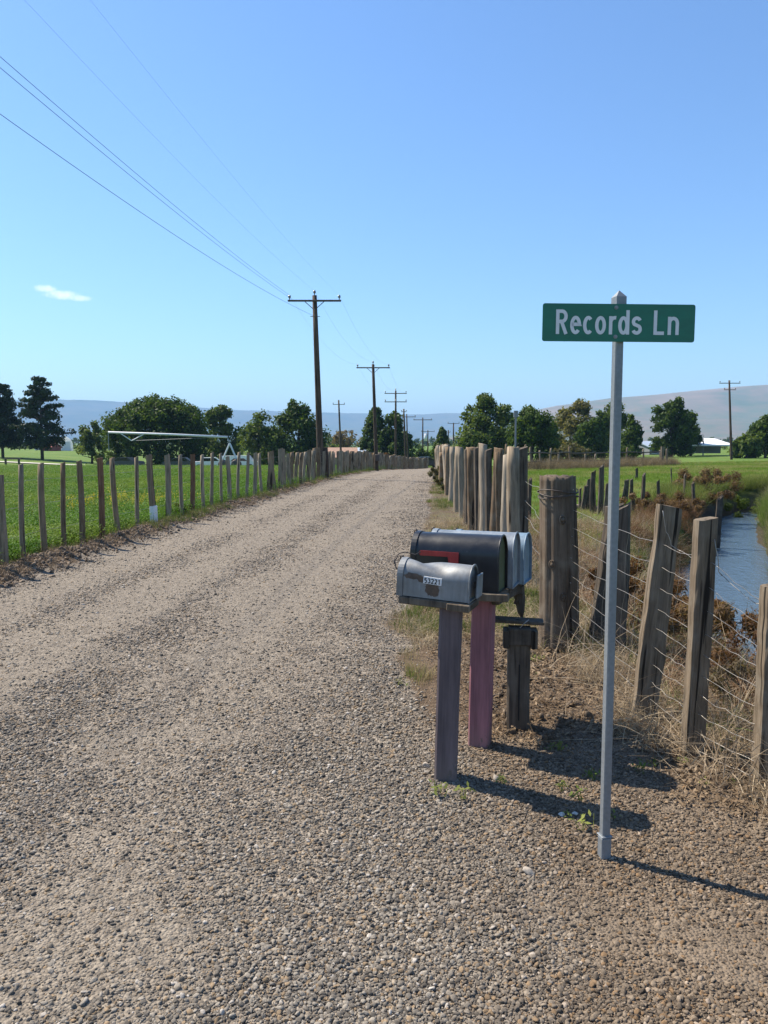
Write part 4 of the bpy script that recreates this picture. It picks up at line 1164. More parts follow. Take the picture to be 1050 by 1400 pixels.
# --- low stub post without a box
b3 = gp(708, 995); b3.z = Tz(b3.x, b3.y)
sp_ = empty('stub_post', b3, -.12, 'low dark split post with short cross blocks and a thin board on top', 'post')
h3 = P(708, 872, b3.y).z - b3.z
ob = link('post', post_mesh('post', 'post_dark', h3, .128, .11, 'square', 8, 520, 0, .003, 0, .03), sp_)
MB().box((0, -.0555, h3 * .42), (.007, .006, h3 * .62)).build('split', M['black_ink'], ob)
for (cx, w_, y0) in ((-.078, .03, -.02), (.082, .036, -.02)):
    MB().box((cx, y0, h3 + .005), (w_, .11, .105), None, .004).build('cross_block', M['post_dark'], sp_)
MB().box((0, -.02, h3 + .020), (.128, .10, .095), None, .004).build('cap_block', M['post_dark'], sp_)
MB().box((-.01, .04, h3 + .092), (.30, .11, .018), Matrix.Rotation(R(2), 3, 'Y'), .003).build('board', M['post_dark'], sp_)
MB().tube([(-.0, -.07, h3 + .075), (.02, -.075, h3 + .10), (.05, -.05, h3 + .12)], .003, 5).build('bent_nail', M['wire'], sp_)

# ------------------------------------------------------------------ street name sign
bs = gp(826, 1168); bs.z = Tz(bs.x, bs.y)
sg = empty('street_sign', bs, 0, 'green street name sign reading Records Ln on a galvanised square post', 'street sign')
ztop = P(842, 416, bs.y).z - bs.z; RZ = R(13)
def sqtube(mb, z0, z1, w, b=.006):
    mb.box((0, 0, (z0 + z1) / 2), (w, w, z1 - z0), Matrix.Rotation(RZ, 3, 'Z'), b)
mb = MB(); sqtube(mb, -.3, ztop, .033, .004); mb.build('post', M['galv'], sg)
mb = MB(); sqtube(mb, -.3, .088, .042, .005); sqtube(mb, .0885, .094, .047, .002); mb.build('ground_sleeve', M['galv'], sg)
mb = MB(); w = .0205
rot = Matrix.Rotation(RZ, 3, 'Z')
v = [rot @ Vector((a * w, b * w, z)) for z in (ztop - .012, ztop + .026) for a, b in ((-1, -1), (1, -1), (1, 1), (-1, 1))] + [Vector((0, 0, ztop + .052))]
mb.add(v, [(3, 2, 1, 0)] + [(i, (i + 1) % 4, 4 + (i + 1) % 4, 4 + i) for i in range(4)] + [(4 + i, 4 + (i + 1) % 4, 8) for i in range(4)])
mb.build('cap', M['galv'], sg)
# blade
U = .00067
pc = P(846, 441.5, bs.y - .032); zc = pc.z - bs.z; xc = pc.x - bs.x
SW, SH, CR = 859 * U, 208 * U, 13 * U
pr = []
for (sx, sz, a0) in ((1, -1, -90), (1, 1, 0), (-1, 1, 90), (-1, -1, 180)):
    pr += [(sx * (SW / 2 - CR) + CR * math.cos(R(a)), sz * (SH / 2 - CR) + CR * math.sin(R(a))) for a in np.linspace(a0, a0 + 90, 6)]
blade = empty('blade', (xc, -.032, zc), 0); blade.parent = sg
bl = MB().prism(pr, 'y', -.0015, .0015).mesh('blade', M['sign_green'])
bpy.data.objects.remove(blade); blade = link('blade', bl, sg, (xc, -.032, zc), (0, R(.3), R(1.5)))
E_ = 8
LET = {
 'R': [[(188, 0), (188, 134)], [(188, 125)] + arc(212, 97, 22, 28, 90, -90, 12) + [(188, 69)], [(209, 69), (236, 0)]],
 'e': [[(268, 54), (310, 54)] + arc(289, 50, 21, 41, 6, 318, 22)],
 'c': [arc(360, 50, 20, 41, 48, 312, 20)],
 'o': [arc(429, 50, 21, 41, 0, 360, 25)],
 'r': [[(486, 0), (486, 100)], arc(511, 66, 25, 26, 165, 78, 8)],
 'd': [arc(558, 50, 20, 41, 0, 360, 25), [(582, 0), (582, 134)]],
 's': [arc(633, 71, 19, 20, 20, 225, 12) + arc(633, 30, 20, 21, 50, -160, 13)],
 'L': [[(738, 0), (738, 134)], [(738, 9), (788, 9)]],
 'n': [[(818, 0), (818, 100)], arc(840, 64, 22, 27, 170, 0, 12) + [(862, 0)]]}
for ch_, strokes in LET.items():
    mb = MB()
    for j, st in enumerate(strokes):
        strip(mb, st, 19, .0001 * j, lambda a, b, z: ((a - 532.5) * U, -.0021 - z, (258 - 322 + b) * U))
    mb.build('letter_' + ch_.lower() if False else 'letter', M['sign_white'], blade)
for zz in (.056, -.0515):
    bb = MB(); bb.tube([(-.012, -.0015, zz), (-.012, -.0042, zz)], .0075, 14); bb.tube([(-.012, -.004, zz), (-.012, -.008, zz)], .0042, 6)
    bb.build('bolt', M['galv'], blade)

# ------------------------------------------------------------------ utility poles and cables
def utility_pole(px_base, px_top, ytop, D, rbase, arms, label, group='utility poles', stub=False, arm_half=None, rz=0.0):
    g = gx(px_base, D); tp = P(px_top, ytop, D); h = tp.z - g.z
    t = empty('utility_pole', g, 0, label, 'utility pole', group)
    lx = tp.x - g.x
    pts = [(lx * k, 0, h * k) for k in (-.05, 0, .25, .5, .75, 1)]
    MB().tube(pts, [rbase * q for q in (1.05, 1.0, .9, .8, .72, .62)], 12).build('shaft', M['pole'], t, True)
    ins = []
    for (ya, half, nins, br) in arms:
        za = P(px_top, ya, D).z - g.z; x0 = lx * za / h
        a = MB(); th_ = max(.06, half * .055)
        a.box((x0, -rbase * .7 - th_ / 2, za), (2 * half, th_, th_ * 1.25), Matrix.Rotation(rz, 3, 'Z'), .01)
        arm = a.build('crossarm', M['cross'], t)
        if br:
            for s_ in (-1, 1):
                MB().tube([(x0, -rbase * .7, za - half * .34), (x0 + s_ * half * .36, -rbase * .7 - th_ * .3, za - th_ * .5)], .018, 5).build('brace', M['steel'], t)
        xs_ = [-half * .93, half * .93] if nins == 2 else list(np.linspace(-half * .93, half * .93, nins))
        for xx in xs_:
            b = MB(); b.tube([(x0 + xx, -rbase * .7 - th_ / 2, za + th_ * .6), (x0 + xx, -rbase * .7 - th_ / 2, za + th_ * .6 + .07), (x0 + xx, -rbase * .7 - th_ / 2, za + th_ * .6 + .11), (x0 + xx, -rbase * .7 - th_ / 2, za + th_ * .6 + .20)], [.02, .02, .065, .05], 8)
            b.build('insulator', M['porcelain'], t, True); ins.append(g + Vector((x0 + xx, -rbase * .7 - th_ / 2, za + th_ * .6 + .2)))
    if stub:
        b = MB(); b.tube([(lx * h and 0, 0, h - .01), (lx, 0, h + .09), (lx, 0, h + .13), (lx, 0, h + .22)], .02, 6)
        b = MB(); b.tube([(lx, 0, h - .02), (lx, 0, h + .08), (lx, 0, h + .12), (lx, 0, h + .22)], [.02, .02, .065, .05], 8)
        b.build('insulator', M['porcelain'], t, True); ins.append(g + Vector((lx, 0, h + .2)))
    return t, g, ins, lx, h
t1, g1, i1, lx1, h1 = utility_pole(439, 430, 404, 35.4, .165, [(412, 1.20, 2, True)], 'tall brown utility pole with one crossarm and a thick stub at its foot', stub=True)
sb = MB(); sb.tube([(.20, .10, -.3), (.19, .10, .9), (.17, .08, 1.45)], [.17, .16, .14], 10); sb.build('stub_brace', M['pole'], t1, True)
MB().tube([(lx1 * .86 - .22, -.14, h1 * .885), (lx1 * .86 + .22, -.14, h1 * .885)], .016, 5).build('pin', M['steel'], t1)
t2, g2, i2, lx2, h2 = utility_pole(515, 510, 498, 56, .15, [(503, 1.2, 2, True)], 'utility pole with one crossarm, second along the left of the road', stub=True)
mt = MB(); mt.box((.05, -.2, .95), (.3, .2, .5), None, .03); mt.build('meter_box', M['steel'], t2)
t3, g3, i3, lx3, h3_ = utility_pole(541, 541, 534, 84, .14, [(538, 1.2, 2, False), (549.5, 1.2, 3, False)], 'utility pole with two crossarms, third along the left of the road', stub=True)
t4, g4, i4, _, _ = utility_pole(555, 552, 559, 104, .15, [(563, .35, 2, False)], 'slim dark utility pole with a short arm just right of the double-arm pole')
utility_pole(558, 556, 566, 112, .12, [(570, 1.3, 2, False)], 'slim utility pole whose arm juts over the far end of the road')
utility_pole(578, 578, 571, 132, .15, [(574, 1.6, 2, False)], 'distant utility pole with wide crossarm above the far end of the road')
tk = utility_pole(585, 585, 588, 150, .15, [(590, 1.3, 2, False)], 'distant utility pole with a pale transformer can')
MB().tube([(-.45, -.2, tk[4] - 2.1), (-.45, -.2, tk[4] - .7)], .32, 10).build('transformer', M['label_white'], tk[0], True)
utility_pole(620, 620, 578, 118, .14, [(579, .9, 2, False)], 'distant utility pole in front of the dark trees right of the road')
utility_pole(613, 613, 588, 128, .13, [(591, .3, 2, False)], 'short distant pole beside the dark tree at the road end')
utility_pole(467, 463, 547, 104, .16, [(553, .8, 2, False)], 'lone utility pole behind the left fence near the brown roofs')
utility_pole(1000, 997, 520, 92, .16, [(524, 1.25, 3, False), (533, .7, 2, False)], 'tall lone utility pole in the pasture on the right')
def cable(a, b, sag, rad, label, mat='cable', seg=40, group=None):
    a, b = Vector(a), Vector(b); pts = []
    for i in range(seg + 1):
        t = i / seg; p = a.lerp(b, t); p.z -= 4 * sag * t * (1 - t); pts.append(p)
    return tag(MB().tube(pts, rad, 5).build('power_cable', M[mat], None, True), label, 'cable', group)
L0 = lambda p, dz=0.0, dx=0.0: Vector((p.x - .0886 * 37.6 - .02 + dx, p.y - 37.6, p.z + dz))
cable(i1[0], L0(i1[0], .05), .42, .0048, 'upper dark overhead cable meeting the left end of the nearest crossarm')
a_ = i1[0] + Vector((.12, 0, -.18)); cable(a_, L0(a_, -.03, -.1), .42, .0048, 'second dark overhead cable just below the uppermost one')
a_ = g1 + Vector((lx1 * .88, -.16, h1 * .885)); cable(a_, Vector((-8.8, -2.2, 8.25)), .75, .0055, 'lowest dark overhead cable fixed to the pole shaft below its crossarm')
cable(i1[2], L0(i1[2], .1), .5, .0017, 'faint thin overhead cable running to the tip of the nearest pole', 'cable_thin')
cable(i1[1], L0(i1[1], .1), .5, .0014, 'faintest thin overhead cable, on the right end of the nearest crossarm', 'cable_thin')
for q, nm in ((0, 'left'), (1, 'right'), (2, 'centre')):
    cable(i1[q], i2[q], .75, .003, 'thin cable sagging between the first and second pole, %s one of three' % nm, 'cable_thin')
    cable(i2[q], i3[min(q, len(i3) - 1)] if q < 2 else i3[-1], .8, .004, 'thin cable sagging between the second and third pole, %s one of three' % nm, 'cable_thin')

# ------------------------------------------------------------------ trees
def crown_mesh(name, clumps, per, leaf, mat, seed, flat_=.0, aspect=1.0):
    """clumps: (x,y,z,r); each is a loose ball of small leaf faces"""
    r = np.random.default_rng(seed)
    C = np.array([c[:3] for c in clumps]); RR = np.array([c[3] for c in clumps]); n_ = len(C)
    tot = n_ * per
    ci = np.repeat(np.arange(n_), per)
    d = r.normal(size=(tot, 3)); d /= np.linalg.norm(d, axis=1)[:, None]
    rad = RR[ci] * np.clip(r.random(tot) ** .45 * r.uniform(.75, 1.12, tot), 0, 1.15)
    d[:, 2] *= (1 - flat_)
    p = C[ci] + d * rad[:, None]
    u = r.normal(size=(tot, 3)); u /= np.linalg.norm(u, axis=1)[:, None]
    nrm = d + r.normal(0, .55, (tot, 3)); w = np.cross(nrm, u); w /= np.linalg.norm(w, axis=1)[:, None] + 1e-9
    u = np.cross(w, nrm); u /= np.linalg.norm(u, axis=1)[:, None] + 1e-9
    s = leaf * r.uniform(.6, 1.35, tot)[:, None]
    V = np.stack([p - u * s * aspect, p + w * s * .62, p + u * s * aspect, p - w * s * .62], 1).reshape(-1, 3)
    Fq = np.arange(tot * 4).reshape(-1, 4)
    ct = np.clip(r.random(n_) * .75 + .1, 0, 1)
    tint = np.clip(ct[ci] + r.normal(0, .16, tot), 0, 1)
    return np_mesh(name, V, Fq, mat, False, {'tint': np.repeat(tint, 4)})
def skeleton(parent, h, r0, limbs, seed, lean=0.0, name='trunk', top=.75):
    mb = MB(); rr = random.Random(seed)
    pts = [(rr.gauss(0, .02) * h * k + lean * k * h, rr.gauss(0, .02) * h * k, h * k) for k in (-.03, .1, .25, .4, .55, top)]
    mb.tube(pts, [r0 * q for q in (1.4, 1.0, .85, .7, .5, .2)], 8)
    for (x, y, z) in limbs:
        t = min(.85, max(.2, z / h - .22)); s = Vector(pts[0]).lerp(Vector(pts[-1]), t)
        e = Vector((x, y, z)); m = s.lerp(e, .5) + Vector((rr.gauss(0, .05) * h, rr.gauss(0, .05) * h, -.03 * h))
        mb.tube([s, m, e], [r0 * .38, r0 * .22, r0 * .06], 5)
    return mb.build(name, M['bark'], parent, True)
def broadleaf(px, D, ytop, wpx, mat, label, seed, shape='dome', n_=60, per=90, leaf=None, ybot=None, group='trees beyond the fields', cl=.2, name='tree', yb=None, depth=.8, cat='tree'):
    g = gx(px, D); top = P(px, ytop, D).z - g.z; W = wpx / F * D
    t = empty(name, g, 0, label, cat, group)
    r = random.Random(seed); cl_ = []
    z0 = top * .12 if ybot is None else ybot * top
    leaf = leaf or max(.12, .0021 * D)
    H = top - z0
    k = 0
    n_ = int(n_ * 1.5)
    lobes = None
    if shape in ('open', 'tall'):
        W *= 1.28
        lobes = []
        for i in range(7 if shape == 'open' else 6):
            v = (i + .4) / (7 if shape == 'open' else 6); a = r.random() * 6.28
            wv = W * (r.uniform(.20, .30) if v < .7 else r.uniform(.13, .22)); off = max(0, W / 2 - wv * .95) * r.uniform(.35, 1.0)
            lobes.append((off * math.cos(a) if i % 2 else off * (1 if i % 4 else -1), off * math.sin(a) * depth, z0 + H * (.14 + .80 * v) - (wv * .7 if v > .75 else 0), wv, max(wv * .9, H * .15)))
        lobes[-1] = (r.uniform(-.12, .12) * W, 0, top - H * .13, W * .16, H * .13)
        lobes[0] = (0, 0, z0 + H * .2, W * .36, H * .2)
    while len(cl_) < n_:
        if lobes and r.random() < .5:
            lx_, ly_, lz_, lw_, lh_ = lobes[r.randrange(len(lobes))]
            d_ = Vector((r.gauss(0, 1), r.gauss(0, 1), r.gauss(0, 1))).normalized() * r.uniform(.55, 1.0)
            cr = cl * min(W, H) * r.uniform(.45, .9)
            cl_.append((lx_ + d_.x * (lw_ - cr * .3), ly_ + d_.y * (lw_ - cr * .3), min(top - cr * .8, lz_ + d_.z * lh_), cr)); continue
        k += 1
        if shape == 'dome':
            d_ = Vector((r.gauss(0, 1), r.gauss(0, 1), r.gauss(0, 1))).normalized()
            if d_.z < -.3: continue
            cr = cl * min(W, H) * r.uniform(.55, 1.0); q = r.uniform(.62, 1.0)
            zc = z0 + H * .38 + (d_.z * (H * .62 - cr * .75) * q if d_.z > 0 else d_.z / .3 * H * .33)
            hx = math.sqrt(max(0, 1 - max(0, d_.z) ** 2)) if d_.z > 0 else 1
            nn_ = math.hypot(d_.x, d_.y) + 1e-6
            rad = (W / 2 - cr * .45) * hx * q * (1 if d_.z > 0 else (.86 + .14 * (1 + d_.z / .3)))
            cl_.append((d_.x / nn_ * rad, d_.y / nn_ * rad * depth, zc, cr)); continue
        # points in a rounded envelope, more near its surface
        a = r.random() * 2 * PI; q = r.random() ** .5; v = r.random()
        if shape == 'dome': env = math.sqrt(max(0, 1 - max(0, (v - .30) / .70) ** 2.4)) * min(1, .88 + v)
        elif shape == 'tall': env = (math.sin(PI * min(1, v * .80 + .20)) ** .55) * (1.05 - .25 * v)
        elif shape == 'cone': env = (1 - v) ** .75 * .95 + .06
        elif shape == 'open': env = math.sin(PI * min(1, v * .78 + .22)) ** .6
        else: env = 1
        cr = cl * min(W, H) * r.uniform(.55, 1.1) * (.8 if v > .8 else 1)
        rad = max(0, env * W / 2 - cr * .25) * (.40 + .60 * q)
        cz = z0 + cr * .4 + v * (H - cr * 1.25)
        cl_.append((rad * math.cos(a), rad * math.sin(a) * depth, cz, cr))
    crown = link('crown', crown_mesh('crown', cl_, per, leaf, mat, seed), t)
    skeleton(t, top, max(.12, top * .025), [c[:3] for c in cl_[::max(1, n_ // 9)]], seed)
    return t
G_ = 'trees beyond the fields'
bt = broadleaf(214, 112, 538, 156, M['leaf_dark'], 'huge dense dark green dome-shaped tree behind the irrigation boom', 1, 'dome', 210, 120, .22, .02, cl=.15)
broadleaf(126, 118, 574, 40, M['leaf_mid'], 'small light green tree at the left foot of the huge dome tree', 2, 'dome', 26, 90, .22, .02)
broadleaf(308, 124, 553, 46, M['leaf_mid'], 'medium green tree at the right shoulder of the huge dome tree', 3, 'tall', 40, 110, .25, .05, cl=.22)
broadleaf(357, 110, 561, 48, M['leaf_mid'], 'rounded green tree left of the nearest utility pole', 4, 'open', 36, 110, .22, .05, cl=.22)
broadleaf(408, 112, 547, 66, M['leaf_dark'], 'tall dark green tree directly behind the nearest utility pole', 5, 'tall', 60, 110, .24, .03, cl=.19)
broadleaf(470, 150, 582, 44, M['leaf_bare'], 'half bare brownish tree with thin twigs above the brown roofs', 6, 'open', 26, 40, .22, .25, cl=.2)
broadleaf(513, 120, 557, 34, M['leaf_dark'], 'upright dark green tree behind the second utility pole', 7, 'tall', 44, 100, .25, .03, cl=.22)
broadleaf(541, 118, 562, 40, M['leaf_dark'], 'dark green tree with ragged top behind the double-arm pole', 8, 'open', 42, 100, .25, .03, cl=.22)
broadleaf(604, 112, 584, 34, M['leaf_dark'], 'small dark conical tree at the far end of the road', 9, 'cone', 34, 110, .2, .02, cl=.25)
broadleaf(577, 122, 612, 40, M['leaf_dark'], 'low dark round bush closing the far end of the road', 10, 'dome', 24, 80, .2, .0, name='bush', cat='bush', group='bushes beyond the fields')
broadleaf(648, 92, 586, 50, M['leaf_mid'], 'bushy light green tree low behind the palisade', 11, 'dome', 36, 100, .2, .0, cl=.22)
broadleaf(664, 98, 538, 66, M['leaf_mid'], 'tallest open-topped green tree rising behind the palisade', 12, 'open', 64, 110, .2, .08, cl=.16)
broadleaf(727, 90, 553, 76, M['leaf_dark'], 'dark green peaked tree right of the tall open-topped tree', 13, 'dome', 84, 110, .19, .0, cl=.17)
broadleaf(790, 122, 547, 56, M['leaf_yellow'], 'yellowing olive tree left of the sign post', 14, 'open', 50, 100, .25, .05, cl=.19)
broadleaf(808, 108, 566, 44, M['leaf_dark'], 'dusky dark rounded tree in front of the yellowing one', 15, 'dome', 44, 90, .22, .0, cl=.2)
broadleaf(836, 118, 549, 44, M['leaf_mid'], 'green leafy tree directly behind the sign post', 16, 'tall', 50, 100, .24, .03, cl=.2)
broadleaf(864, 110, 566, 24, M['leaf_dark'], 'narrow dark columnar tree just right of the sign post', 17, 'tall', 30, 90, .2, .0, cl=.3)
broadleaf(780, 78, 604, 66, M['leaf_olive'], 'wide olive brown bush behind the distant rail fence', 18, 'dome', 44, 90, .15, .0, cl=.22, name='bush', cat='bush', group='bushes beyond the fields')
broadleaf(850, 96, 606, 40, M['leaf_mid'], 'low green bush behind the rail fence right of the sign post', 19, 'dome', 30, 80, .18, .0, cl=.25, name='bush', cat='bush', group='bushes beyond the fields')
broadleaf(918, 112, 543, 44, M['leaf_dark'], 'tall ragged dark tree left of the white-roofed shed', 20, 'tall', 64, 110, .22, .02, cl=.19)
broadleaf(944, 116, 560, 26, M['leaf_dark'], 'slighter dark tree leaning on the ragged tree by the shed', 21, 'open', 26, 80, .22, .02, cl=.25)
broadleaf(1020, 98, 592, 46, M['leaf_mid'], 'low green tree behind the right-hand utility pole', 22, 'dome', 38, 90, .2, .0, cl=.22)
broadleaf(1046, 100, 568, 44, M['leaf_dark'], 'dark spreading tree at the right edge of the picture', 23, 'open', 44, 100, .2, .04, cl=.2)
broadleaf(1090, 104, 566, 60, M['leaf_dark'], 'dark tree just past the right edge', 24, 'open', 44, 90, .2, .04, cl=.2) if False else None
# the autumn bushes by the far houses
broadleaf(502, 96, 618, 26, M['leaf_rust'], 'reddish brown bush behind the fence left of the second pole', 30, 'dome', 18, 80, .16, 0, cl=.28, name='bush', cat='bush', group='bushes beyond the fields')
broadleaf(528, 100, 617, 20, M['leaf_rust'], 'rust coloured bush behind the fence right of the second pole', 31, 'dome', 16, 80, .16, 0, cl=.3, name='bush', cat='bush', group='bushes beyond the fields')
broadleaf(455, 140, 606, 26, M['leaf_light'], 'small bright green bush right of the nearest utility pole', 32, 'dome', 14, 80, .25, 0, cl=.3, name='bush', cat='bush', group='bushes beyond the fields')
def pine(px, D, ytop, wpx, label, seed, full=.8):
    g = gx(px, D); H = P(px, ytop, D).z - g.z; W = wpx / F * D
    t = empty('pine_tree', g, 0, label, 'pine tree', G_); r = random.Random(seed); cl_ = []; limbs = []
    lv = 15
    for i in range(lv):
        v = (i + .5) / lv; z = H * (.14 + .86 * v)
        reach = W / 2 * (1 - v) ** .62 * r.uniform(.75, 1.1) + .4
        if v < .12: reach *= .7
        nb = 6 if v < .8 else 4
        a0 = r.random() * 6
        for b in range(nb):
            if r.random() > full: continue
            a = a0 + 2 * PI * b / nb + r.gauss(0, .25); L = reach * r.uniform(.6, 1.05)
            e = (L * math.cos(a), L * math.sin(a), z + L * r.uniform(-.06, .16)); limbs.append((e, z))
            for q in np.linspace(.4, 1, 3 if L > 1.5 else 2):
                cl_.append((e[0] * q, e[1] * q, z + (e[2] - z) * q + .15, max(.45, .15 * W * (.55 + .5 * (1 - v))) * r.uniform(.6, 1.0)))
    cl_.append((0, 0, H - .3, .5))
    link('crown', crown_mesh('crown', cl_, 46, .20, M['needle'], seed, .35, 1.4), t)
    mb = MB(); mb.tube([(0, 0, -.3), (0, 0, H * .5), (0, 0, H * .97)], [H * .022, H * .015, .03], 8)
    for e, z in limbs[::2]: mb.tube([(0, 0, z - .3), e], [.09, .03], 4)
    mb.build('trunk', M['bark'], t, True); return t
pine(4, 126, 527, 72, 'tall dense dark pine at the left edge of the picture', 41, .95)
pine(58, 124, 517, 76, 'tall open-branched dark pine second from the left edge', 42, .8)
# far belts of trees that read as one mass
def belt(name, px0, px1, D, h0, h1, seed, mat):
    r = random.Random(seed); cl_ = []
    a, b = (px0 - CX) / F * D, (px1 - CX) / F * D; x = a
    while x < b:
        h = r.uniform(h0, h1); cl_.append((x, D + r.uniform(-9, 9), h * .45 - 2.0, h * .55)); cl_.append((x + r.uniform(-2, 2), D + r.uniform(-9, 9), h * .8 - 2.0, h * .35)); x += r.uniform(.35, .8) * h
    tag(link(name, crown_mesh(name, cl_, 60, .011 * D * .13, mat, seed)), kind='stuff')
belt('distant_treeline', -180, 360, 240, 2.5, 4.6, 50, M['leaf_mid'])
belt('distant_treeline', 330, 640, 200, 2.0, 4.0, 51, M['leaf_dark'])
belt('distant_treeline', 600, 1350, 200, 2.2, 4.6, 52, M['leaf_mid'])
belt('distant_treeline', -400, 1500, 600, 4, 8, 53, M['leaf_dark'])
# shrubs at the creek and along the wire fence
def shrub(px, D, h, w, mat, label, seed, n_=26, per=70, leaf=.035, twigs=18, name='shrub', group='shrubs on the creek bank'):
    g = gx(px, D); t = empty(name, g, 0, label, 'shrub', group); r = random.Random(seed); cl_ = []; mb = MB()
    for i in range(n_):
        a = r.random() * 6.28; q = r.random() ** .5; v = r.random()
        cl_.append((w / 2 * q * math.cos(a), w / 2 * q * math.sin(a), h * (.08 + .82 * v * (1 - .3 * q)), h * r.uniform(.10, .2)))
    link('foliage', crown_mesh('foliage', cl_, int(per * 3.4), leaf * .40, mat, seed, 0, 1.9), t)
    for i in range(twigs * 3):
        c = cl_[i % n_]; mb.tube([(c[0] * .15, c[1] * .15, -.08), (c[0] * .6, c[1] * .6, c[2] * .6), (c[0] * 1.15 + r.gauss(0, .06), c[1] * 1.15 + r.gauss(0, .06), c[2] * 1.1 + .06 * h + r.gauss(0, .04))], [.005, .0035, .0015], 4)
    mb.build('stems', M['bark'], t); return t
shrub(962, 22.5, 1.2, 2.0, M['leaf_brown'], 'brown dried shrub on the bank where the creek bends', 60, 34, 90, .045)
shrub(905, 17.5, .75, 1.8, M['leaf_brown'], 'low brown shrub among the broken stakes left of the creek', 61, 30, 80, .04)
shrub(958, 6.6, .42, .8, M['leaf_rust'], 'rusty orange shrub at the water edge just right of the second grey post', 62, 34, 100, .028)
shrub(868, 7.2, .6, .9, M['leaf_rust'], 'rusty dry shrub seen between the dark stake and the first leaning grey post', 63, 26, 80, .028)
shrub(925, 6.4, .45, .9, M['leaf_brown'], 'brown tangled shrub between the two leaning grey posts', 64, 30, 90, .026)
shrub(1035, 4.7, .34, .6, M['leaf_bare'], 'pale dry shrub with thin twigs at the near water edge', 65, 18, 50, .02, 26)
shrub(1048, 5.2, .6, .9, M['leaf_rust'], 'rust brown weed clump at the right picture edge', 66, 24, 80, .022)
shrub(1005, 26, 1.0, 2.6, M['leaf_mid'], 'leafy green shrub at the head of the visible water', 67, 34, 90, .05)
shrub(612, 26, .7, .9, M['leaf_olive'], 'olive weed clump against the foot of the palisade', 68, 18, 70, .04, group='weeds along the road')
shrub(604, 33, .8, 1.2, M['leaf_olive'], 'olive bush where the palisade meets the far road', 69, 20, 70, .05, group='weeds along the road')
shrub(245, 17.2, .35, .6, M['leaf_mid'], 'small green weed at the foot of the left stakes', 70, 12, 50, .03, 8, group='weeds along the road')
# pale driftwood
g = gx(790, 19.0); tag(MB().tube([g + Vector((-.9, 0, .06)), g + Vector((-.2, .1, .09)), g + Vector((.7, -.1, .05))], [.05, .07, .03], 7).build('fallen_branch', M['post_tan'], None, True), 'pale fallen branch lying in the pasture left of the broken stakes', 'branch')
# larger single stones on the gravel
for (px, y, s_, lab) in ((722, 1193, .030, 'pale rounded stone on the gravel left of the sign post foot'), (584, 1051, .026, 'pale stone beside the purple post foot'), (768, 1114, .019, 'small white stone in the mailbox shadow, left of its twin'), (786, 1113, .017, 'small white stone in the mailbox shadow nearest the sign post'), (678, 1066, .024, 'tan flat stone right of the purple post')):
    b = gp(px, y); b.z = Tz(b.x, b.y)
    n_ = 'stone'; me = stone_src('stone', 3, int(px), None); me.materials.append(flat('pale_stone_%d' % px, (.36, .31, .25) if s_ > .02 else (.5, .48, .44), .85, var=.2, scale=50, bump=.3))
    tag(link('stone', me, None, b + Vector((0, 0, s_ * .3)), (0, .2, px), (s_, s_, s_)), lab, 'stone')

# ------------------------------------------------------------------ irrigation boom
D = 74.0
pa, pb_ = P(148, 591, D), P(311, 597.5, D)
ir = empty('irrigation_boom', (pa + pb_) / 2 * 1.0, 0, 'white irrigation boom on an A-frame tower in front of the huge dome tree', 'irrigation boom')
o0 = ir.location.copy(); zg = Tz(o0.x, o0.y)
MB().tube([pa - o0, (pa + pb_) / 2 - o0 + Vector((0, 0, .03)), pb_ - o0], .10, 8).build('pipe', M['label_white'], ir, True)
pv_ = P(180, 602.5, D); pl, pr_ = P(164, 592, D), P(197, 593.5, D)
MB().tube([pl - o0, pv_ - o0], .05, 5).build('truss_rod', M['label_white'], ir); MB().tube([pv_ - o0, pr_ - o0], .05, 5).build('truss_rod', M['label_white'], ir)
MB().tube([pv_ - o0, P(270, 599, D) - o0, pb_ - o0], .02, 4).build('truss_cable', M['galv'], ir)
MB().tube([pa - o0, P(149, 616, D) - o0], .04, 5).build('drop_pipe', M['galv'], ir)
ap = P(314, 606, D)
MB().tube([pb_ - o0, ap - o0], .05, 5).build('hanger', M['galv'], ir)
for px in (305, 323):
    ft = P(px, 627, D)
    MB().tube([ap - o0, ft - o0], .09, 6).build('leg', M['label_white'], ir)
    f2 = ft.copy(); f2.z = Tz(ft.x, ft.y) + .5
    mb = MB(); c = f2 - o0
    mb.tube([ft - o0, c], .06, 5)
    lg = mb.build('axle', M['galv'], ir)
    MB().tube([c + Vector((0, -.14, 0)), c + Vector((0, -.1, 0)), c + Vector((0, .1, 0)), c + Vector((0, .14, 0))], [.42, .5, .5, .42], 18).build('wheel', M['steel'], ir, True)

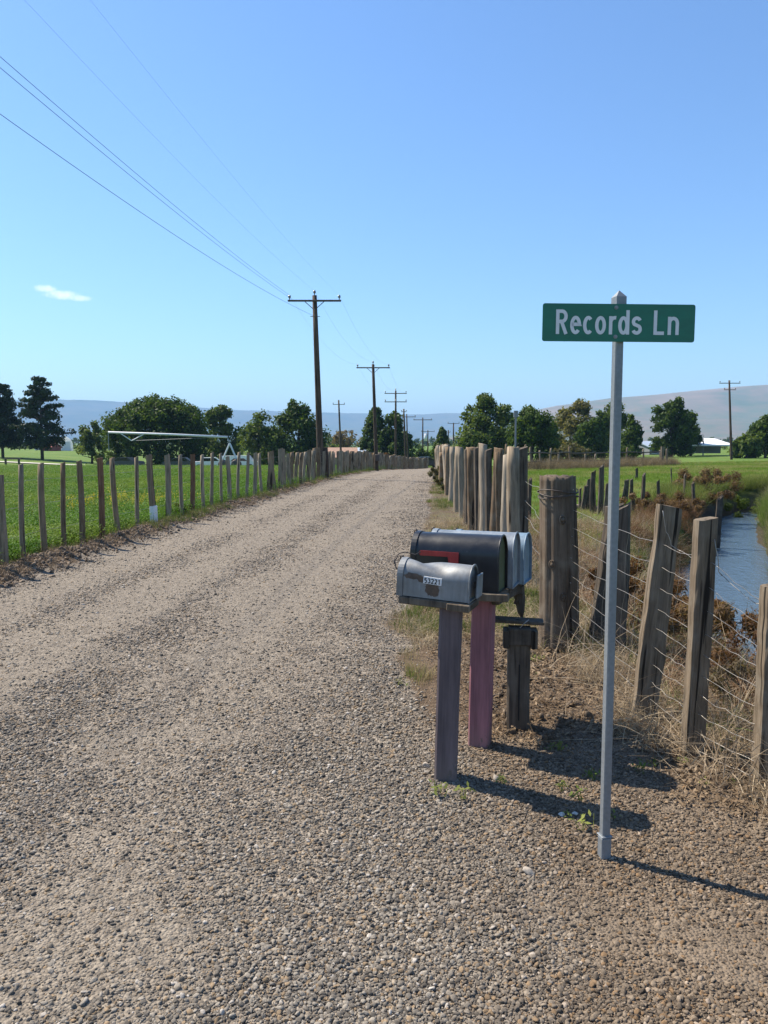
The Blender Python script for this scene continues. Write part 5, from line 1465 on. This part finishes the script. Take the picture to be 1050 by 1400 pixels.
# ------------------------------------------------------------------ buildings and vehicles far off
def house(px, D, wpx, yeave, yridge, wall, roof, label, rz=0.0, depth=7.0, name='house', wins=2, cat='house'):
    g = gx(px, D); W = wpx / F * D; he = max(.8, P(px, yeave, D).z - g.z); hr = max(he + .4, P(px, yridge, D).z - g.z)
    t = empty(name, g, rz, label, cat)
    mb = MB(); mb.prism([(-depth / 2, -.3), (depth / 2, -.3), (depth / 2, he), (0, hr - .12), (-depth / 2, he)], 'x', -W / 2, W / 2); mb.build('wall', wall, t)
    mb = MB(); e = .35; sl = (hr - he) / (depth / 2)
    for s_ in (-1, 1):
        a = [(s_ * (depth / 2 + e), he - e * sl + .02), (0, hr), (0, hr + .14), (s_ * (depth / 2 + e), he - e * sl + .16)]
        mb.prism(a if s_ > 0 else a[::-1], 'x', -W / 2 - .3, W / 2 + .3)
    mb.build('roof', roof, t)
    for i in range(wins):
        x = -W / 2 + W * (i + .7) / (wins + .4)
        w_ = MB().box((x, -depth / 2 - .02, he * .55), (.9, .06, .9)).build('window', M['black_ink'], t)
        fr = MB(); fr.box((x, -depth / 2 - .05, he * .55 + .5), (1.1, .08, .1)); fr.box((x, -depth / 2 - .05, he * .55 - .5), (1.1, .1, .1)); fr.build('frame', M['label_white'], w_)
    return t
M['roof_tan'] = flat('brown_shingle_roof', (.34, .22, .16), .9, scale=3, var=.25)
M['roof_grey'] = flat('blue_grey_metal_roof', (.36, .42, .48), .5, .2, scale=2)
M['roof_white'] = flat('white_metal_roof', (.75, .75, .74), .5, scale=1)
M['wall_tan'] = flat('tan_siding', (.42, .34, .26), .9, scale=2)
M['wall_grey'] = flat('grey_siding', (.20, .21, .21), .9, scale=2)
M['wall_white'] = flat('white_siding', (.74, .74, .72), .8, scale=2)
M['barn_red'] = flat('barn_red_siding', (.25, .07, .05), .9, scale=2)
house(461, 122, 50, 625, 613, M['wall_tan'], M['roof_tan'], 'low house with a brown shingle roof behind the fence right of the nearest pole', .1)
house(484, 135, 40, 622, 613, M['wall_white'], M['roof_grey'], 'low house with a blue-grey metal roof beside the brown roofed house', -.1)
house(480, 112, 22, 626, 620.5, M['wall_white'], M['roof_white'], 'small low shed with a white roof in front of the grey roof', .0, 4, 'shed', 1, 'shed')
house(62, 205, 16, 611, 607, M['wall_white'], M['roof_white'], 'small white house far off beyond the open-branched pine', .1, 7, 'house', 1)
house(71, 190, 11, 612, 606.5, M['barn_red'], M['barn_red'], 'tiny dark red barn far off beside the white dome', .0, 6, 'barn', 1, 'barn')
house(882, 135, 26, 611, 604, M['wall_grey'], M['roof_grey'], 'grey farmhouse far off between the columnar tree and the ragged tree', .3, 7, 'house', 2)
n = NT('white_plastic_sheeting'); M['plastic'] = n.leafy((.85, .86, .86), .6, .5)
# white dome-shaped shelter
g = gx(90, 200); tb = MB(); nS = 14
W_ = 18 / F * 200; Hd = P(90, 597.5, 200).z - g.z
tb.prism([(-W_ / 2, -.3)] + [(W_ / 2 * math.cos(q), Hd * .35 + Hd * .65 * math.sin(q)) for q in np.linspace(PI, 0, nS)] + [(W_ / 2, -.3)], 'y', -4, 4)
dm_ = tag(tb.build('dome_shelter', M['plastic'], None, loc=g, rot=(0, 0, .4)), 'bright white rounded shelter far off right of the open-branched pine', 'shelter')
MB().box((0, -4.03, 1.1), (2.2, .08, 2.4)).build('door', M['roof_white'], dm_)
# open shed, white roof tilted to the camera so its top shows sunlit
g = gx(963, 118); sh_ = empty('open_shed', g, 0, 'low open shed with a long white sloping roof on the right', 'shed')
k = 118 / F; zr = P(963, 599, 118).z - g.z
mb = MB(); mb.prism([(-3, zr - 1.0), (4, zr), (4, zr - .3), (-3, zr - 1.2)], 'x', -28 * k, 28 * k); mb.build('roof', M['roof_white'], sh_)
MB().box((5 * k, 1.5, zr * .4), (34 * k, 3, zr * .8 - .75)).build('wall', M['wall_grey'], sh_)
for xx in (-10, 26): MB().tube([(xx * k, -2.2, 0), (xx * k, -2.2, zr - .5)], .09, 6).build('leg', M['wall_grey'], sh_)
def car(px, D, label, paint, rz, L=4.4, van=False):
    g = gx(px, D); t = empty('parked_car', g, rz, label, 'car', 'vehicles parked by the far trees')
    h = .42; a = L / 2
    MB().prism([(-a, .35), (-a, .75), (-a * .93, .92), (-a * .55, .98), (-a * .36, 1.42), (a * .28, 1.45), (a * .55, 1.02), (a * .93, .92), (a, .72), (a, .35)] if not van else [(-a, .35), (-a, 1.7), (a * .5, 1.75), (a * .72, 1.05), (a, .95), (a, .35)], 'y', -.86, .86).build('body', paint, t)
    for s_ in (-1, 1):
        MB().prism([(-a * .50, 1.0), (-a * .33, 1.36), (a * .25, 1.38), (a * .46, 1.02)], 'y', s_ * .868 - .006, s_ * .868 + .006).build('side_window', M['glass'], t)
        for xx in (-a * .62, a * .62):
            MB().tube([(xx, s_ * .74, .33), (xx, s_ * .78, .33), (xx, s_ * .89, .33)], [.33, .33, .31], 16).build('wheel', M['steel'], t, True)
    return t
n = NT('dark_car_glass'); M['glass'] = n.pbr((.01, .012, .015), .08, 0, None, .5)
M['paint_dark'] = flat('dark_car_paint', (.03, .035, .045), .3, var=.05, spec=.6)
M['paint_white'] = flat('white_car_paint', (.72, .72, .72), .3, var=.05, spec=.6)
car(248, 96, 'dark parked car under the huge dome tree', M['paint_dark'], .1)
car(172, 98, 'second dark parked car, at the left end under the huge dome tree', M['paint_dark'], -.1)
car(288, 93, 'white parked car at the right foot of the huge dome tree', M['paint_white'], .2)
car(329, 104, 'white van parked behind the irrigation tower', M['paint_white'], 0, 4.8, True)
car(581, 104, 'dark car parked across the far end of the road', M['paint_dark'], .1)
# farm lane at the far side of the left field
vv = []
for x in np.linspace(-170, -42, 40):
    for y in (106.5, 109.5): vv.append((x, y + .02 * x, 0))
vv = np.array(vv); vv[:, 2] = terrain(vv[:, 0], vv[:, 1]) + .12
q = np.arange(39) * 2
tag(link('farm_lane', np_mesh('farm_lane', vv, np.stack([q, q + 2, q + 3, q + 1], 1), flat('pale_lane_gravel', (.50, .47, .40), .95, scale=.5))), kind='structure')
b = gx(17, 100); bn = empty('bench', b, .2, 'low dark bench in the field below the left edge pine', 'bench')
MB().box((0, 0, .75), (2.2, .6, .12)).build('seat', M['post_dark'], bn)
for xx in (-.8, .8): MB().box((xx, 0, .34), (.15, .5, .7)).build('leg', M['post_dark'], bn)
for i, (dx, s_) in enumerate(((0, .45), (.8, .35), (-.7, .3), (.4, .3))):
    b = gx(126, 70) + Vector((dx, i * .2, .1)); me = stone_src('boulder', 3, 700 + i, None); me.materials.append(flat('pale_boulder_%d' % i, (.45, .43, .40), .9, scale=8))
    tag(link('boulder', me, None, b, (0, 0, i), (s_, s_, s_)), ('largest pale boulder of the small heap behind the left fence', 'pale boulder at the right end of the small heap', 'pale boulder at the left end of the small heap', 'small pale boulder between the larger ones of the heap')[i], 'boulder', 'heap of pale boulders in the left field')
